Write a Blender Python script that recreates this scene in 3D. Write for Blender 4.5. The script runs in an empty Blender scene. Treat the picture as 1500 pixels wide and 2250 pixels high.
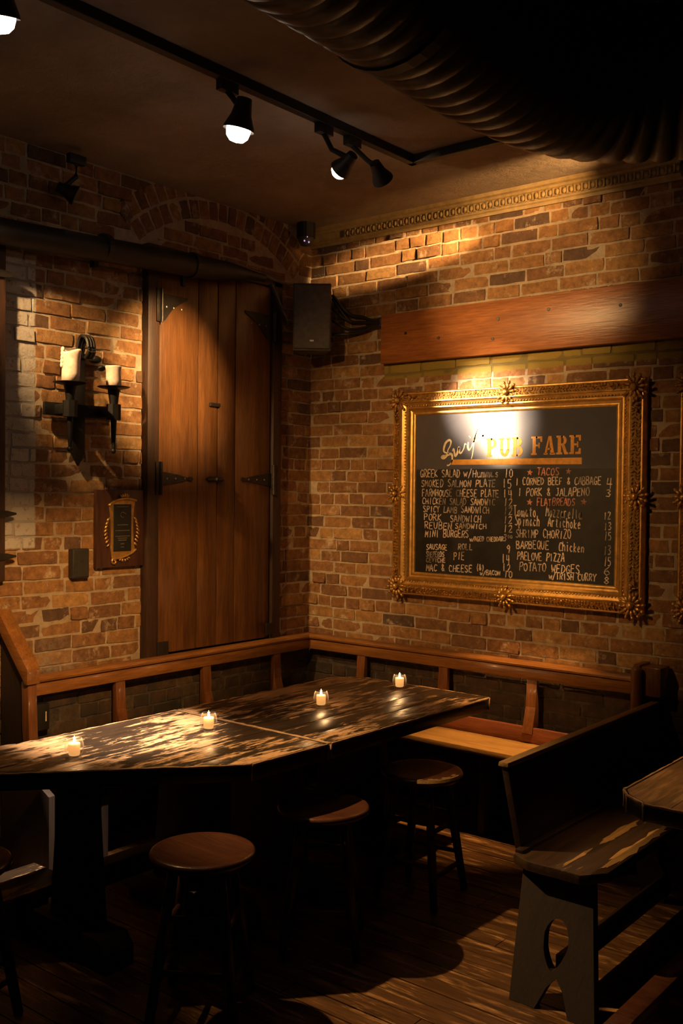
import bpy, bmesh, math, random
from mathutils import Vector, Matrix
random.seed(7)
S = bpy.context.scene
COL = S.collection
# ------------------------------------------------------------------ camera
CAM = Vector((4.0198, -4.6190, 1.72))
CR = Vector((0.774982, 0.631901, 0.010250)); CU = Vector((-0.021594, 0.010267, 0.999714)); CF = Vector((-0.631615, 0.774981, -0.021602))
FPX = 2204.22
cd = bpy.data.cameras.new('camera'); cam = bpy.data.objects.new('camera', cd); COL.objects.link(cam)
cd.sensor_fit = 'HORIZONTAL'; cd.sensor_width = 36; cd.lens = 36 * FPX / 1500; cd.clip_start = 0.05
cam.matrix_world = Matrix(((CR.x, CU.x, -CF.x, CAM.x), (CR.y, CU.y, -CF.y, CAM.y), (CR.z, CU.z, -CF.z, CAM.z), (0, 0, 0, 1)))
S.camera = cam
def proj(p):
    q = Vector(p) - CAM; z = q.dot(CF)
    return 750 + FPX * q.dot(CR) / z, 1125 - FPX * q.dot(CU) / z
# ------------------------------------------------------------------ world, exposure
w = bpy.data.worlds.new('world'); S.world = w; w.use_nodes = True
w.node_tree.nodes['Background'].inputs[0].default_value = (0.55, 0.62, 1.0, 1)
w.node_tree.nodes['Background'].inputs[1].default_value = 0.003
S.view_settings.view_transform = 'Standard'; S.view_settings.look = 'None'
S.view_settings.exposure = 0.12; S.view_settings.gamma = 1.0; S.view_settings.use_curve_mapping = False
S.cycles.max_bounces = 6; S.cycles.sample_clamp_indirect = 3.0; S.cycles.caustics_reflective = False; S.cycles.caustics_refractive = False
# ------------------------------------------------------------------ lamp table: head position, aim point, watts, cone deg, blend, colour
AMB = (1.0, 0.52, 0.165); WRM = (1.0, 0.58, 0.22); WHT = (1.0, 0.72, 0.46)
SPOTS = [
    # in view on the near track
    ('a', (1.42, -3.00, 3.06), (0.75, -2.60, 0.74), 14, 30, 0.9, WRM),
    ('b', (1.34, -1.96, 3.05), (0.80, -2.05, 0.74), 1350, 25, 1.0, WHT),
    ('c', (1.37, -1.40, 3.04), (0.00, -1.15, 2.28), 320, 34, 1.0, WRM),
    ('d', (1.45, -1.21, 3.03), (1.29, -0.03, 2.20), 110, 28, 1.0, WHT),
    # beyond the frame or hidden: some heads read off the light, others added as fill
    ('e', (0.36, -2.80, 3.05), (0.02, -1.10, 1.85), 210, 38, 1.0, WRM),
    ('f', (0.22, -2.50, 3.06), (2.10, -1.60, 0.00), 420, 33, 1.0, WRM),
    ('g', (1.38, -3.60, 3.05), (1.05, 0.00, 1.60), 265, 46, 1.0, AMB),  # added unseen fill for the right wall
    ('h', (3.10, -3.40, 3.05), (0.00, -1.72, 1.20), 560, 33, 1.0, AMB),  # added unseen fill for the left wall
    ('i', (2.22, -0.62, 3.12), (1.45, -0.25, 0.45), 420, 24, 0.9, AMB),  # unseen, put behind the duct to brighten the bench seat
    ('n', (3.30, -0.80, 3.05), (2.90, -1.15, 0.74), 130, 28, 1.0, AMB),  # added out of view to light the right-hand table
    ('j', (2.30, -0.36, 3.20), (0.78, 0.00, 3.05), 900, 11, 0.8, WRM),
    ('k', (0.13, -1.80, 3.06), (1.27, 0.00, 2.14), 1700, 14, 1.0, WHT),
    ('l', (0.42, -2.95, 3.06), (1.45, 0.00, 2.80), 330, 24, 0.8, WRM),
    ('m', (2.50, -0.55, 3.05), (1.50, -0.14, 3.25), 110, 36, 1.0, AMB),  # unseen, added behind the duct to brighten ceiling and cornice
]
# ------------------------------------------------------------------ materials
def newmat(name):
    m = bpy.data.materials.new(name); m.use_nodes = True
    nt = m.node_tree; b = nt.nodes['Principled BSDF']; return m, nt, b
def nd(nt, t, **k):
    n = nt.nodes.new(t)
    for a, v in k.items(): setattr(n, a, v)
    return n
def coords(nt, scale=(1, 1, 1), kind='Object'):
    tc = nd(nt, 'ShaderNodeTexCoord'); mp = nd(nt, 'ShaderNodeMapping'); mp.inputs['Scale'].default_value = scale
    nt.links.new(tc.outputs[kind], mp.inputs[0]); return mp.outputs[0]
def wpos(nt, scale=(1, 1, 1)):
    g = nd(nt, 'ShaderNodeNewGeometry'); mp = nd(nt, 'ShaderNodeMapping'); mp.inputs['Scale'].default_value = scale
    nt.links.new(g.outputs['Position'], mp.inputs[0]); return mp.outputs[0]
def noise(nt, vec, sc, det=4, rough=0.6, dist=0.0):
    n = nd(nt, 'ShaderNodeTexNoise'); n.inputs['Scale'].default_value = sc; n.inputs['Detail'].default_value = det
    n.inputs['Roughness'].default_value = rough; n.inputs['Distortion'].default_value = dist
    nt.links.new(vec, n.inputs['Vector']); return n.outputs[0]
def ramp(nt, fac, stops):
    r = nd(nt, 'ShaderNodeValToRGB'); e = r.color_ramp.elements
    while len(e) < len(stops): e.new(0.5)
    for i, (p, c) in enumerate(stops):
        e[i].position = p; e[i].color = (*c, 1) if len(c) == 3 else c
    nt.links.new(fac, r.inputs[0]); return r.outputs[0]
def mix(nt, fac, a, b, mode='MIX'):
    m = nd(nt, 'ShaderNodeMix', data_type='RGBA', blend_type=mode)
    for s, v in ((m.inputs[0], fac), (m.inputs[6], a), (m.inputs[7], b)):
        if hasattr(v, 'links') or hasattr(v, 'is_linked'): nt.links.new(v, s)
        elif isinstance(v, tuple): s.default_value = (*v, 1)
        else: s.default_value = v
    return m.outputs[2]
def bump(nt, b, h, strength, dist=0.01):
    n = nd(nt, 'ShaderNodeBump'); n.inputs['Strength'].default_value = strength; n.inputs['Distance'].default_value = dist
    nt.links.new(h, n.inputs['Height']); nt.links.new(n.outputs[0], b.inputs['Normal'])
def attr(nt, name):
    a = nd(nt, 'ShaderNodeAttribute'); a.attribute_name = name; return a.outputs['Fac']
MC = (0.56, 0.42, 0.32)
def between(nt, val, lo, hi, wob, soft=0.004):
    def step(v, e, inv):
        mr = nd(nt, 'ShaderNodeMapRange'); nt.links.new(v, mr.inputs[0]); mr.inputs[1].default_value = e - soft; mr.inputs[2].default_value = e + soft
        mr.inputs[3].default_value = 1.0 if inv else 0.0; mr.inputs[4].default_value = 0.0 if inv else 1.0; return mr.outputs[0]
    w_ = nd(nt, 'ShaderNodeMath', operation='ADD'); nt.links.new(val, w_.inputs[0]); nt.links.new(wob, w_.inputs[1]); v = w_.outputs[0]
    m_ = nd(nt, 'ShaderNodeMath', operation='MULTIPLY'); nt.links.new(step(v, lo, False), m_.inputs[0]); nt.links.new(step(v, hi, True), m_.inputs[1]); return m_.outputs[0]
def times(nt, *f):
    o = f[0]
    for g in f[1:]:
        m_ = nd(nt, 'ShaderNodeMath', operation='MULTIPLY'); nt.links.new(o, m_.inputs[0])
        if isinstance(g, float): m_.inputs[1].default_value = g
        else: nt.links.new(g, m_.inputs[1])
        o = m_.outputs[0]
    return o
def painted(nt, p, base, mortar=False):
    """old paint and soot on the masonry: pale strip by the far shutter, ochre course under the plank, sooty lower wall"""
    sp = nd(nt, 'ShaderNodeSeparateXYZ'); nt.links.new(p, sp.inputs[0]); X, Y, Z = sp.outputs
    nn = noise(nt, p, 11, 4, 0.6); wob = nd(nt, 'ShaderNodeMapRange'); nt.links.new(nn, wob.inputs[0]); wob.inputs[3].default_value = -.012; wob.inputs[4].default_value = .012; wob = wob.outputs[0]
    chips = ramp(nt, noise(nt, p, 30, 6, 0.75), [(0.36, (0.25, 0.25, 0.25)), (0.46, (1, 1, 1))])
    pale = times(nt, between(nt, X, -.2, .1, wob), between(nt, Y, -2.3, -1.925, wob), between(nt, Z, 1.44, 2.78, wob), chips)
    base = mix(nt, pale, base, (0.47, 0.44, 0.42))
    dusty = times(nt, between(nt, X, -.2, .1, wob), between(nt, Y, -2.3, -1.72, wob, .12), between(nt, Z, .5, .98, wob, .09), ramp(nt, noise(nt, p, 20, 6, 0.8), [(0.42, (0, 0, 0)), (0.6, (.8, .8, .8))]))
    base = mix(nt, dusty, base, (0.34, 0.30, 0.27))
    och = times(nt, between(nt, Y, -.1, .2, wob), between(nt, X, .56, 6.0, wob), between(nt, Z, 2.355, 2.46, wob), 0.9)
    base = mix(nt, och, base, (0.20, 0.155, 0.03) if mortar else (0.27, 0.20, 0.035))
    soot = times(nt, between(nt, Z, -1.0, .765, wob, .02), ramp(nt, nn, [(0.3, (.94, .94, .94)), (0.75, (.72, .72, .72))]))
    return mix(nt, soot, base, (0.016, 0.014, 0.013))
MC = (0.62, 0.49, 0.35)
def brick_mat(name, stops, smear=(0.56, 0.70), mort=MC, rough=0.8):
    m, nt, b = newmat(name); p = wpos(nt)
    base = ramp(nt, attr(nt, 'tint'), stops)
    n1 = noise(nt, p, 26, 6, 0.7); base = mix(nt, 0.8, base, ramp(nt, n1, [(0.3, (0.36, 0.33, 0.31)), (0.7, (1.5, 1.45, 1.38))]), 'MULTIPLY')
    n2 = noise(nt, p, 9, 6, 0.75); base = mix(nt, ramp(nt, n2, [(smear[0], (0, 0, 0)), (smear[1], (.85, .85, .85))]), base, mort)
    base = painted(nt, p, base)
    nt.links.new(base, b.inputs['Base Color']); b.inputs['Roughness'].default_value = rough
    n3 = noise(nt, p, 60, 6, 0.75); n4 = noise(nt, p, 17, 3)
    bump(nt, b, mix(nt, 0.5, n3, n4), 0.85, 0.014); return m
M = {}
M['brick'] = brick_mat('brick_red', [(0.0, (0.10, 0.062, 0.045)), (0.2, (0.15, 0.078, 0.040)), (0.45, (0.255, 0.122, 0.048)), (0.72, (0.33, 0.172, 0.064)), (1.0, (0.44, 0.26, 0.105))])
def mortar_mat():
    m, nt, b = newmat('mortar'); p = wpos(nt)
    c = ramp(nt, noise(nt, p, 13, 7, 0.75), [(0.25, (0.32, 0.23, 0.16)), (0.55, MC), (0.8, (0.72, 0.60, 0.46))])
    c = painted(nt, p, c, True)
    nt.links.new(c, b.inputs['Base Color']); b.inputs['Roughness'].default_value = 0.95
    bump(nt, b, noise(nt, p, 45, 6, 0.8), 1.0, 0.015); return m
M['mortar'] = mortar_mat()
def wood_mat(name, dark, light, axis='y', rough=0.35, worn=None, wornfac=(0.62, 0.66), grain=0.5, coat=0.0, fine=1.0, world=True):
    m, nt, b = newmat(name)
    sc = {'x': (1.2, 14, 14), 'y': (14, 1.2, 14), 'z': (14, 14, 1.2)}[axis]
    p = wpos(nt, sc) if world else coords(nt, sc)
    n1 = noise(nt, p, 1.6 * fine, 8, 0.62, 0.8); c = ramp(nt, n1, [(0.28, dark), (0.72, light)])
    n2 = noise(nt, p, 9 * fine, 3, 0.6); c = mix(nt, grain, c, ramp(nt, n2, [(0.35, (0.45, 0.42, 0.4)), (0.65, (1.15, 1.15, 1.15))]), 'MULTIPLY')
    ro = None
    if worn:
        sw = {'x': (2.6, 17, 6), 'y': (19, 3.2, 6), 'z': (8, 8, 1.5)}[axis]
        pw = wpos(nt, sw) if world else coords(nt, sw)
        nw = noise(nt, pw, 1.3, 9, 0.72, 0.35)
        if name.startswith('black_worn'): nw = mix(nt, 0.36, mix(nt, 0.30, nw, noise(nt, wpos(nt, (60, 16, 10)), 1.0, 4, 0.6)), noise(nt, wpos(nt, (1.6, 1.0, 1)), 1.6, 2, 0.5))
        f = ramp(nt, nw, [(wornfac[0], (0, 0, 0)), (wornfac[1], (1, 1, 1))])
        c = mix(nt, f, c, mix(nt, 0.8, worn, ramp(nt, n2, [(0.35, (0.6, 0.55, 0.5)), (0.65, (1.2, 1.2, 1.2))]), 'MULTIPLY'))
        ro = f
    nt.links.new(c, b.inputs['Base Color'])
    if ro is not None:
        mr = nd(nt, 'ShaderNodeMapRange'); nt.links.new(ro, mr.inputs[0]); mr.inputs[3].default_value = rough; mr.inputs[4].default_value = min(1, rough + 0.28)
        nt.links.new(mr.outputs[0], b.inputs['Roughness'])
    else: b.inputs['Roughness'].default_value = rough
    b.inputs['Coat Weight'].default_value = coat; b.inputs['Coat Roughness'].default_value = 0.12
    bump(nt, b, n2, 0.25, 0.004); return m
M['table'] = wood_mat('black_worn_table_wood', (0.012, 0.009, 0.007), (0.045, 0.028, 0.018), 'y', 0.36, (0.50, 0.31, 0.17), (0.488, 0.532))
M['table_edge'] = wood_mat('table_edge_wood', (0.008, 0.006, 0.005), (0.02, 0.014, 0.01), 'y', 0.3)
M['table_lip'] = wood_mat('worn_lip_wood', (0.22, 0.13, 0.07), (0.55, 0.34, 0.18), 'y', 0.45, None)  # rubbed bare wood, lightened further to stand for a lit edge
M['black_wood'] = wood_mat('black_painted_wood', (0.010, 0.005, 0.004), (0.026, 0.011, 0.007), 'z', 0.72)
M['rail_y'] = wood_mat('orange_rail_wood', (0.20, 0.080, 0.022), (0.40, 0.175, 0.050), 'y', 0.28, coat=0.3)
M['rail_x'] = wood_mat('orange_rail_wood_x', (0.19, 0.076, 0.022), (0.38, 0.165, 0.048), 'x', 0.28, coat=0.3)
M['rail_z'] = wood_mat('orange_rail_wood_z', (0.13, 0.050, 0.018), (0.26, 0.100, 0.032), 'z', 0.32, coat=0.3)
M['seat_x'] = wood_mat('orange_seat_wood', (0.34, 0.18, 0.06), (0.54, 0.31, 0.10), 'x', 0.4)
M['seat_y'] = wood_mat('orange_seat_wood_y', (0.36, 0.16, 0.05), (0.58, 0.28, 0.09), 'y', 0.4)
M['riser'] = wood_mat('red_riser_wood', (0.16, 0.045, 0.02), (0.26, 0.08, 0.03), 'x', 0.5)
M['shutter'] = wood_mat('shutter_wood', (0.085, 0.034, 0.013), (0.21, 0.090, 0.028), 'z', 0.32)
M['shutter_frame'] = wood_mat('shutter_frame_wood', (0.022, 0.012, 0.009), (0.07, 0.032, 0.018), 'z', 0.55)
M['plank'] = wood_mat('wall_plank_wood', (0.22, 0.075, 0.022), (0.42, 0.155, 0.045), 'x', 0.34)
M['stool'] = wood_mat('stool_wood', (0.055, 0.020, 0.012), (0.125, 0.045, 0.021), 'x', 0.3, coat=0.25)
M['stool_leg'] = wood_mat('stool_leg_wood', (0.03, 0.012, 0.008), (0.07, 0.026, 0.014), 'z', 0.4)
M['wear'] = wood_mat('bare_and_lit_wood', (0.30, 0.17, 0.06), (0.55, 0.34, 0.13), 'y', 0.5)  # worn patches, and lamplight painted on the top edge of the pew
M['pew'] = wood_mat('dark_pew_wood', (0.014, 0.008, 0.006), (0.042, 0.021, 0.013), 'y', 0.4)
M['pew_seat'] = wood_mat('worn_pew_seat_wood', (0.028, 0.017, 0.011), (0.065, 0.036, 0.02), 'y', 0.38, (0.40, 0.25, 0.09), (0.64, 0.67))
M['right_table'] = wood_mat('brown_worn_table_wood', (0.09, 0.055, 0.03), (0.22, 0.13, 0.065), 'y', 0.4, (0.30, 0.18, 0.08), (0.52, 0.7))
M['floor'] = wood_mat('floor_board_wood', (0.035, 0.018, 0.009), (0.16, 0.075, 0.028), 'x', 0.34, (0.46, 0.25, 0.10), (0.52, 0.66))
M['plaque_wood'] = wood_mat('plaque_wood', (0.04, 0.016, 0.01), (0.09, 0.035, 0.02), 'z', 0.4)
def plain(name, col, rough=0.5, metal=0.0, bumpsc=None, bs=0.3, bd=0.004, var=None, spec=None):
    m, nt, b = newmat(name); p = wpos(nt)
    n = noise(nt, p, var or 30, 5, 0.65)
    c = ramp(nt, n, [(0.3, tuple(x * 0.7 for x in col)), (0.7, tuple(min(1, x * 1.2) for x in col))])
    nt.links.new(c, b.inputs['Base Color']); b.inputs['Roughness'].default_value = rough; b.inputs['Metallic'].default_value = metal
    if spec is not None: b.inputs['Specular IOR Level'].default_value = spec
    if bumpsc: bump(nt, b, noise(nt, p, bumpsc, 5, 0.7), bs, bd)
    return m
M['gap'] = plain('dark_gap', (0.006, 0.004, 0.003), 0.95)
M['ceiling'] = plain('ceiling_plaster', (0.30, 0.24, 0.20), 0.9, 0, 22, 0.5, 0.02, var=2.2)
M['cornice'] = plain('cornice_plaster', (0.36, 0.25, 0.11), 0.6, 0, 60, 0.3)
M['iron'] = plain('black_iron', (0.022, 0.021, 0.022), 0.48, 0.6, 70, 0.4)
M['blackpaint'] = plain('black_paint', (0.010, 0.010, 0.011), 0.55)
M['speaker'] = plain('black_speaker_shell', (0.09, 0.085, 0.083), 0.5, 0, 300, 0.3, 0.001)
M['grille'] = plain('speaker_grille', (0.13, 0.12, 0.115), 0.6, 0.2, 400, 0.5, 0.001)
M['cable'] = plain('black_cable', (0.02, 0.017, 0.016), 0.4)
M['cable_pale'] = plain('grey_cable', (0.16, 0.13, 0.11), 0.5)
M['duct'] = plain('dark_duct_foil', (0.022, 0.019, 0.018), 0.42, 0.3, 40, 0.3)
M['gold'] = plain('gold_leaf', (0.74, 0.45, 0.14), 0.36, 0.8, 90, 0.3, 0.003)
M['gold_dark'] = plain('antique_gold', (0.50, 0.28, 0.09), 0.38, 0.8, 120, 0.7, 0.006, var=60)
M['brass'] = plain('plaque_brass', (0.70, 0.42, 0.13), 0.38, 0.8, 200, 0.2)
M['wax'] = plain('wax', (0.86, 0.68, 0.62), 0.5)
M['hinge'] = plain('hinge_iron', (0.045, 0.038, 0.035), 0.42, 0.6, 60, 0.5)
M['box_worn'] = plain('chipped_black_paint', (0.03, 0.027, 0.025), 0.5, 0, 50, 0.6)
M['title_gold'] = plain('title_orange_paint', (0.70, 0.32, 0.05), 0.5)
M['title_cream'] = plain('title_cream_paint', (0.80, 0.70, 0.48), 0.5)
M['engrave'] = plain('engraved_letters', (0.16, 0.13, 0.10), 0.5)
M['steel'] = plain('bright_steel', (0.6, 0.55, 0.5), 0.3, 0.9)
def board_mat(name, c1, c2, rough, sc, spec=0.5, coat=0.0):
    m, nt, b = newmat(name); p = wpos(nt, (1, 1, 1))
    c = ramp(nt, noise(nt, p, sc, 5, 0.6, 1.5), [(0.35, c1), (0.75, c2)])
    nt.links.new(c, b.inputs['Base Color']); b.inputs['Roughness'].default_value = rough; b.inputs['Specular IOR Level'].default_value = spec
    return m
M['board_top'] = board_mat('grey_board_paint', (0.075, 0.078, 0.098), (0.095, 0.098, 0.122), 0.24, 3, 0.9)
def brushed(m):
    nt = m.node_tree; b = nt.nodes['Principled BSDF']; b.inputs['Anisotropic'].default_value = 1.0
    t = nd(nt, 'ShaderNodeTangent'); t.direction_type = 'RADIAL'; t.axis = 'X'; nt.links.new(t.outputs[0], b.inputs['Tangent'])
brushed(M['board_top'])
M['board_low'] = board_mat('blackboard_paint', (0.006, 0.006, 0.007), (0.03, 0.028, 0.028), 0.5, 5)
def chalk_mat(name, col):
    m, nt, b = newmat(name); p = wpos(nt)
    f = ramp(nt, noise(nt, p, 90, 4, 0.7), [(0.32, (0.35, 0.35, 0.35)), (0.52, (1, 1, 1))])
    f2 = ramp(nt, noise(nt, p, 7, 2, 0.5), [(0.36, (0.30, 0.30, 0.30)), (0.50, (1, 1, 1))])
    c = mix(nt, mix(nt, 1.0, f, f2, 'MULTIPLY'), (0.012, 0.012, 0.013), col)
    nt.links.new(c, b.inputs['Base Color']); b.inputs['Roughness'].default_value = 0.9; return m
M['chalk'] = chalk_mat('white_chalk', (0.80, 0.68, 0.60)); M['chalk_red'] = chalk_mat('pink_chalk', (0.80, 0.36, 0.28))
def emis(name, col, s):
    m, nt, b = newmat(name); b.inputs['Base Color'].default_value = (*col, 1); b.inputs['Emission Color'].default_value = (*col, 1); b.inputs['Emission Strength'].default_value = s; return m
M['bulb'] = emis('lamp_lens', (1, 0.80, 0.60), 14); M['bulb_deep'] = emis('recessed_lamp_lens', (1, 0.80, 0.60), 2.0); M['flame'] = emis('flame', (1.0, 0.62, 0.25), 22)
M['led'] = emis('violet_led', (0.62, 0.35, 0.75), 0.9)
def glowwax():
    m, nt, b = newmat('lit_candle_wax'); b.inputs['Base Color'].default_value = (0.95, 0.72, 0.42, 1); b.inputs['Roughness'].default_value = 0.5
    b.inputs['Subsurface Weight'].default_value = 0.6; b.inputs['Subsurface Radius'].default_value = (1, 0.5, 0.2); b.inputs['Subsurface Scale'].default_value = 0.02
    b.inputs['Emission Color'].default_value = (1, 0.47, 0.13, 1); b.inputs['Emission Strength'].default_value = 0.75; return m
M['candle'] = glowwax()
def glass():
    m, nt, b = newmat('clear_glass'); nt.nodes.remove(b)
    t = nd(nt, 'ShaderNodeBsdfTransparent'); g = nd(nt, 'ShaderNodeBsdfGlossy'); g.inputs['Roughness'].default_value = 0.12; d = nd(nt, 'ShaderNodeBsdfTranslucent')
    d.inputs[0].default_value = (0.9, 0.8, 0.75, 1); t.inputs[0].default_value = (0.97, 0.97, 0.97, 1)
    lw = nd(nt, 'ShaderNodeLayerWeight'); lw.inputs['Blend'].default_value = 0.25
    f = ramp(nt, lw.outputs['Facing'], [(0.3, (0.05, 0.05, 0.05)), (0.95, (0.40, 0.40, 0.40))])
    m1 = nd(nt, 'ShaderNodeMixShader'); nt.links.new(f, m1.inputs[0]); nt.links.new(t.outputs[0], m1.inputs[1]); 
    m2 = nd(nt, 'ShaderNodeMixShader'); m2.inputs[0].default_value = 0.45; nt.links.new(g.outputs[0], m2.inputs[1]); nt.links.new(d.outputs[0], m2.inputs[2]); nt.links.new(m2.outputs[0], m1.inputs[2])
    nt.links.new(m1.outputs[0], nt.nodes['Material Output'].inputs[0]); return m
M['glass'] = glass()
# ------------------------------------------------------------------ helpers
def link_mesh(name, me, mat, parent=None):
    o = bpy.data.objects.new(name, me); COL.objects.link(o)
    if mat: me.materials.append(M[mat] if isinstance(mat, str) else mat)
    if parent: o.parent = parent
    return o
def obj(name, bm, mat, parent=None, smooth=False):
    me = bpy.data.meshes.new(name); bmesh.ops.recalc_face_normals(bm, faces=bm.faces); bm.to_mesh(me); bm.free()
    if smooth:
        for p in me.polygons: p.use_smooth = True
        if smooth == 'auto':
            try: me.set_sharp_from_angle(angle=math.radians(38))
            except Exception: pass
    return link_mesh(name, me, mat, parent)
def tag(o, label=None, cat=None, group=None, kind=None):
    if label: o['label'] = label
    if cat: o['category'] = cat
    if group: o['group'] = group
    if kind: o['kind'] = kind
    return o
def empty(name, loc=(0, 0, 0), rz=0.0, **k):
    o = bpy.data.objects.new(name, None); COL.objects.link(o); o.location = loc; o.rotation_euler = (0, 0, rz); o.empty_display_size = 0.05
    return tag(o, **k)
def NB(): return bmesh.new()
def box(bm, x0, x1, y0, y1, z0, z1, bev=0.0, mat=None, seg=2):
    r = bmesh.ops.create_cube(bm, size=1.0); vs = r['verts']
    for v in vs: v.co = Vector(((x0 + x1) / 2 + v.co.x * (x1 - x0), (y0 + y1) / 2 + v.co.y * (y1 - y0), (z0 + z1) / 2 + v.co.z * (z1 - z0)))
    if bev:
        es = list({e for v in vs for e in v.link_edges}); r2 = bmesh.ops.bevel(bm, geom=es, offset=bev, segments=seg, affect='EDGES', profile=0.5)
        vs = list({v for f in r2['faces'] for v in f.verts})
    if mat is not None:
        seen = set(); 
        st = list(vs)
        while st:
            v = st.pop()
            if v in seen: continue
            seen.add(v); st += [e.other_vert(v) for e in v.link_edges]
        for v in seen: v.co = mat @ v.co
    return bm
def tube(bm, pts, rad, n=10, cap=True, rib=None):
    pts = [Vector(p) for p in pts]; rings = []
    up0 = Vector((0, 0, 1))
    for i, p in enumerate(pts):
        t = (pts[min(i + 1, len(pts) - 1)] - pts[max(i - 1, 0)]).normalized()
        a = t.cross(up0)
        if a.length < 0.05: a = t.cross(Vector((0, 1, 0)))
        a.normalize(); b = t.cross(a)
        r = rad[i] if isinstance(rad, (list, tuple)) else rad
        rings.append([bm.verts.new(p + (a * math.cos(2 * math.pi * k / n) + b * math.sin(2 * math.pi * k / n)) * r) for k in range(n)])
    for r0, r1 in zip(rings, rings[1:]):
        for k in range(n): bm.faces.new((r0[k], r0[(k + 1) % n], r1[(k + 1) % n], r1[k]))
    if cap: bm.faces.new(rings[0]); bm.faces.new(rings[-1])
    return bm
def lathe(bm, prof, c=(0, 0, 0), n=24):
    c = Vector(c); rings = []
    for r, z in prof:
        if r < 1e-5: rings.append([bm.verts.new(c + Vector((0, 0, z)))])
        else: rings.append([bm.verts.new(c + Vector((r * math.cos(2 * math.pi * k / n), r * math.sin(2 * math.pi * k / n), z))) for k in range(n)])
    for a, b in zip(rings, rings[1:]):
        for k in range(n):
            k2 = (k + 1) % n
            if len(a) == 1 and len(b) == 1: continue
            if len(a) == 1: bm.faces.new((a[0], b[k], b[k2]))
            elif len(b) == 1: bm.faces.new((a[k], a[k2], b[0]))
            else: bm.faces.new((a[k], a[k2], b[k2], b[k]))
    if len(rings[0]) > 1: bm.faces.new(rings[0])
    if len(rings[-1]) > 1: bm.faces.new(rings[-1])
    return bm
def prism(bm, poly, z0, z1, bev=0.0, fn=None, seg=2):
    """poly in (x, y) extruded z0..z1; fn maps a point afterwards"""
    a = [bm.verts.new((x, y, z0)) for x, y in poly]; b = [bm.verts.new((x, y, z1)) for x, y in poly]
    fs = [bm.faces.new(a), bm.faces.new(b)]
    for i in range(len(poly)): j = (i + 1) % len(poly); fs.append(bm.faces.new((a[i], a[j], b[j], b[i])))
    vs = a + b
    if bev:
        es = list({e for f in fs for e in f.edges}); r = bmesh.ops.bevel(bm, geom=es, offset=bev, segments=seg, affect='EDGES', profile=0.5)
        vs = list({v for f in r['faces'] for v in f.verts} | {v for v in vs if v.is_valid})
    if fn:
        for v in vs: v.co = Vector(fn(v.co))
    return bm
def blob(bm, c, s, rot=None, sub=1):
    r = bmesh.ops.create_icosphere(bm, subdivisions=sub, radius=1.0)
    R3 = rot if rot else Matrix.Identity(3)
    for v in r['verts']: v.co = Vector(c) + R3 @ Vector((v.co.x * s[0], v.co.y * s[1], v.co.z * s[2]))
def clip(poly, axis, v, keep_less):
    out = []
    for i in range(len(poly)):
        p, q = poly[i], poly[(i + 1) % len(poly)]
        ip = (p[axis] <= v) == keep_less or p[axis] == v; iq = (q[axis] <= v) == keep_less or q[axis] == v
        if ip: out.append(p)
        if ip != iq:
            t = (v - p[axis]) / (q[axis] - p[axis]); out.append((p[0] + (q[0] - p[0]) * t, p[1] + (q[1] - p[1]) * t))
    res = []
    for p in out:
        if not res or math.hypot(p[0] - res[-1][0], p[1] - res[-1][1]) > 1e-4: res.append(p)
    if len(res) > 1 and math.hypot(res[0][0] - res[-1][0], res[0][1] - res[-1][1]) < 1e-4: res.pop()
    return res
# ------------------------------------------------------------------ structure: floor, ceiling
bm = NB(); box(bm, -0.1, 5.2, -5.6, 0.1, -0.08, -0.022); fl = obj('floor', bm, 'gap'); tag(fl, kind='structure', label='dark worn floor of wooden boards')
bm = NB(); box(bm, -0.1, 5.2, -5.6, 0.1, 3.285, 3.36); ce = obj('ceiling', bm, 'ceiling'); tag(ce, kind='structure', label='dim rough plaster ceiling')
y = 0.0; cnt = 0
while y > -5.5:
    wdt = random.choice((0.083, 0.083, 0.089, 0.095)); x = -0.02 - random.random() * 0.7
    while x < 4.9:
        Ln = random.uniform(1.4, 2.6); x0, x1 = max(x, -0.02), min(x + Ln, 4.9); x += Ln
        if x1 - x0 < 0.05 or (y < -4.2 and x0 < 2.2): continue
        bm = NB(); box(bm, x0 + .0012, x1 - .0012, y - wdt + .0022, y - .0022, -0.022, random.uniform(-0.002, 0.0)); obj('floor_board', bm, 'floor', fl); cnt += 1
    y -= wdt
# ------------------------------------------------------------------ brick walls
COURSE = 0.0685
def brick_geo(L, H, rnd, rag=0.0024):
    """verts, faces of one brick centred at origin, face toward -y; side ring split from the face so its arris stays crisp"""
    nx, nz = 5, 3; V = []; F = []
    def jit(s): return rnd.uniform(-s, s)
    skx = jit(0.002); chip = rnd.randrange(14)
    for j in range(nz):
        for i in range(nx):
            u = i / (nx - 1) - .5; v = j / (nz - 1) - .5
            e = (i in (0, nx - 1)) or (j in (0, nz - 1)); cor = (i in (0, nx - 1)) and (j in (0, nz - 1))
            k = 0.988 if cor else 1.0
            if cor and chip == (i > 0) * 2 + (j > 0): k = 0.93
            V.append((u * L * k + jit(rag) + skx * v, jit(.0012) + (.001 if e else -.0008), v * H * k + jit(rag)))
    for j in range(nz - 1):
        for i in range(nx - 1):
            a = j * nx + i; F.append((a, a + 1, a + nx + 1, a + nx))
    ring = [i for i in range(nx)] + [j * nx + nx - 1 for j in range(1, nz)] + [(nz - 1) * nx + i for i in range(nx - 2, -1, -1)] + [j * nx for j in range(nz - 2, 0, -1)]
    n = len(ring); b0 = len(V)
    for r in ring: V.append(V[r])
    b1 = len(V)
    for r in ring: x, yy, z = V[r]; V.append((x * 1.02 + (.002 if x > 0 else -.002), 0.012, z * 1.06))
    for k in range(n): F.append((b0 + (k + 1) % n, b0 + k, b1 + k, b1 + (k + 1) % n))
    return V, F
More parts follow.
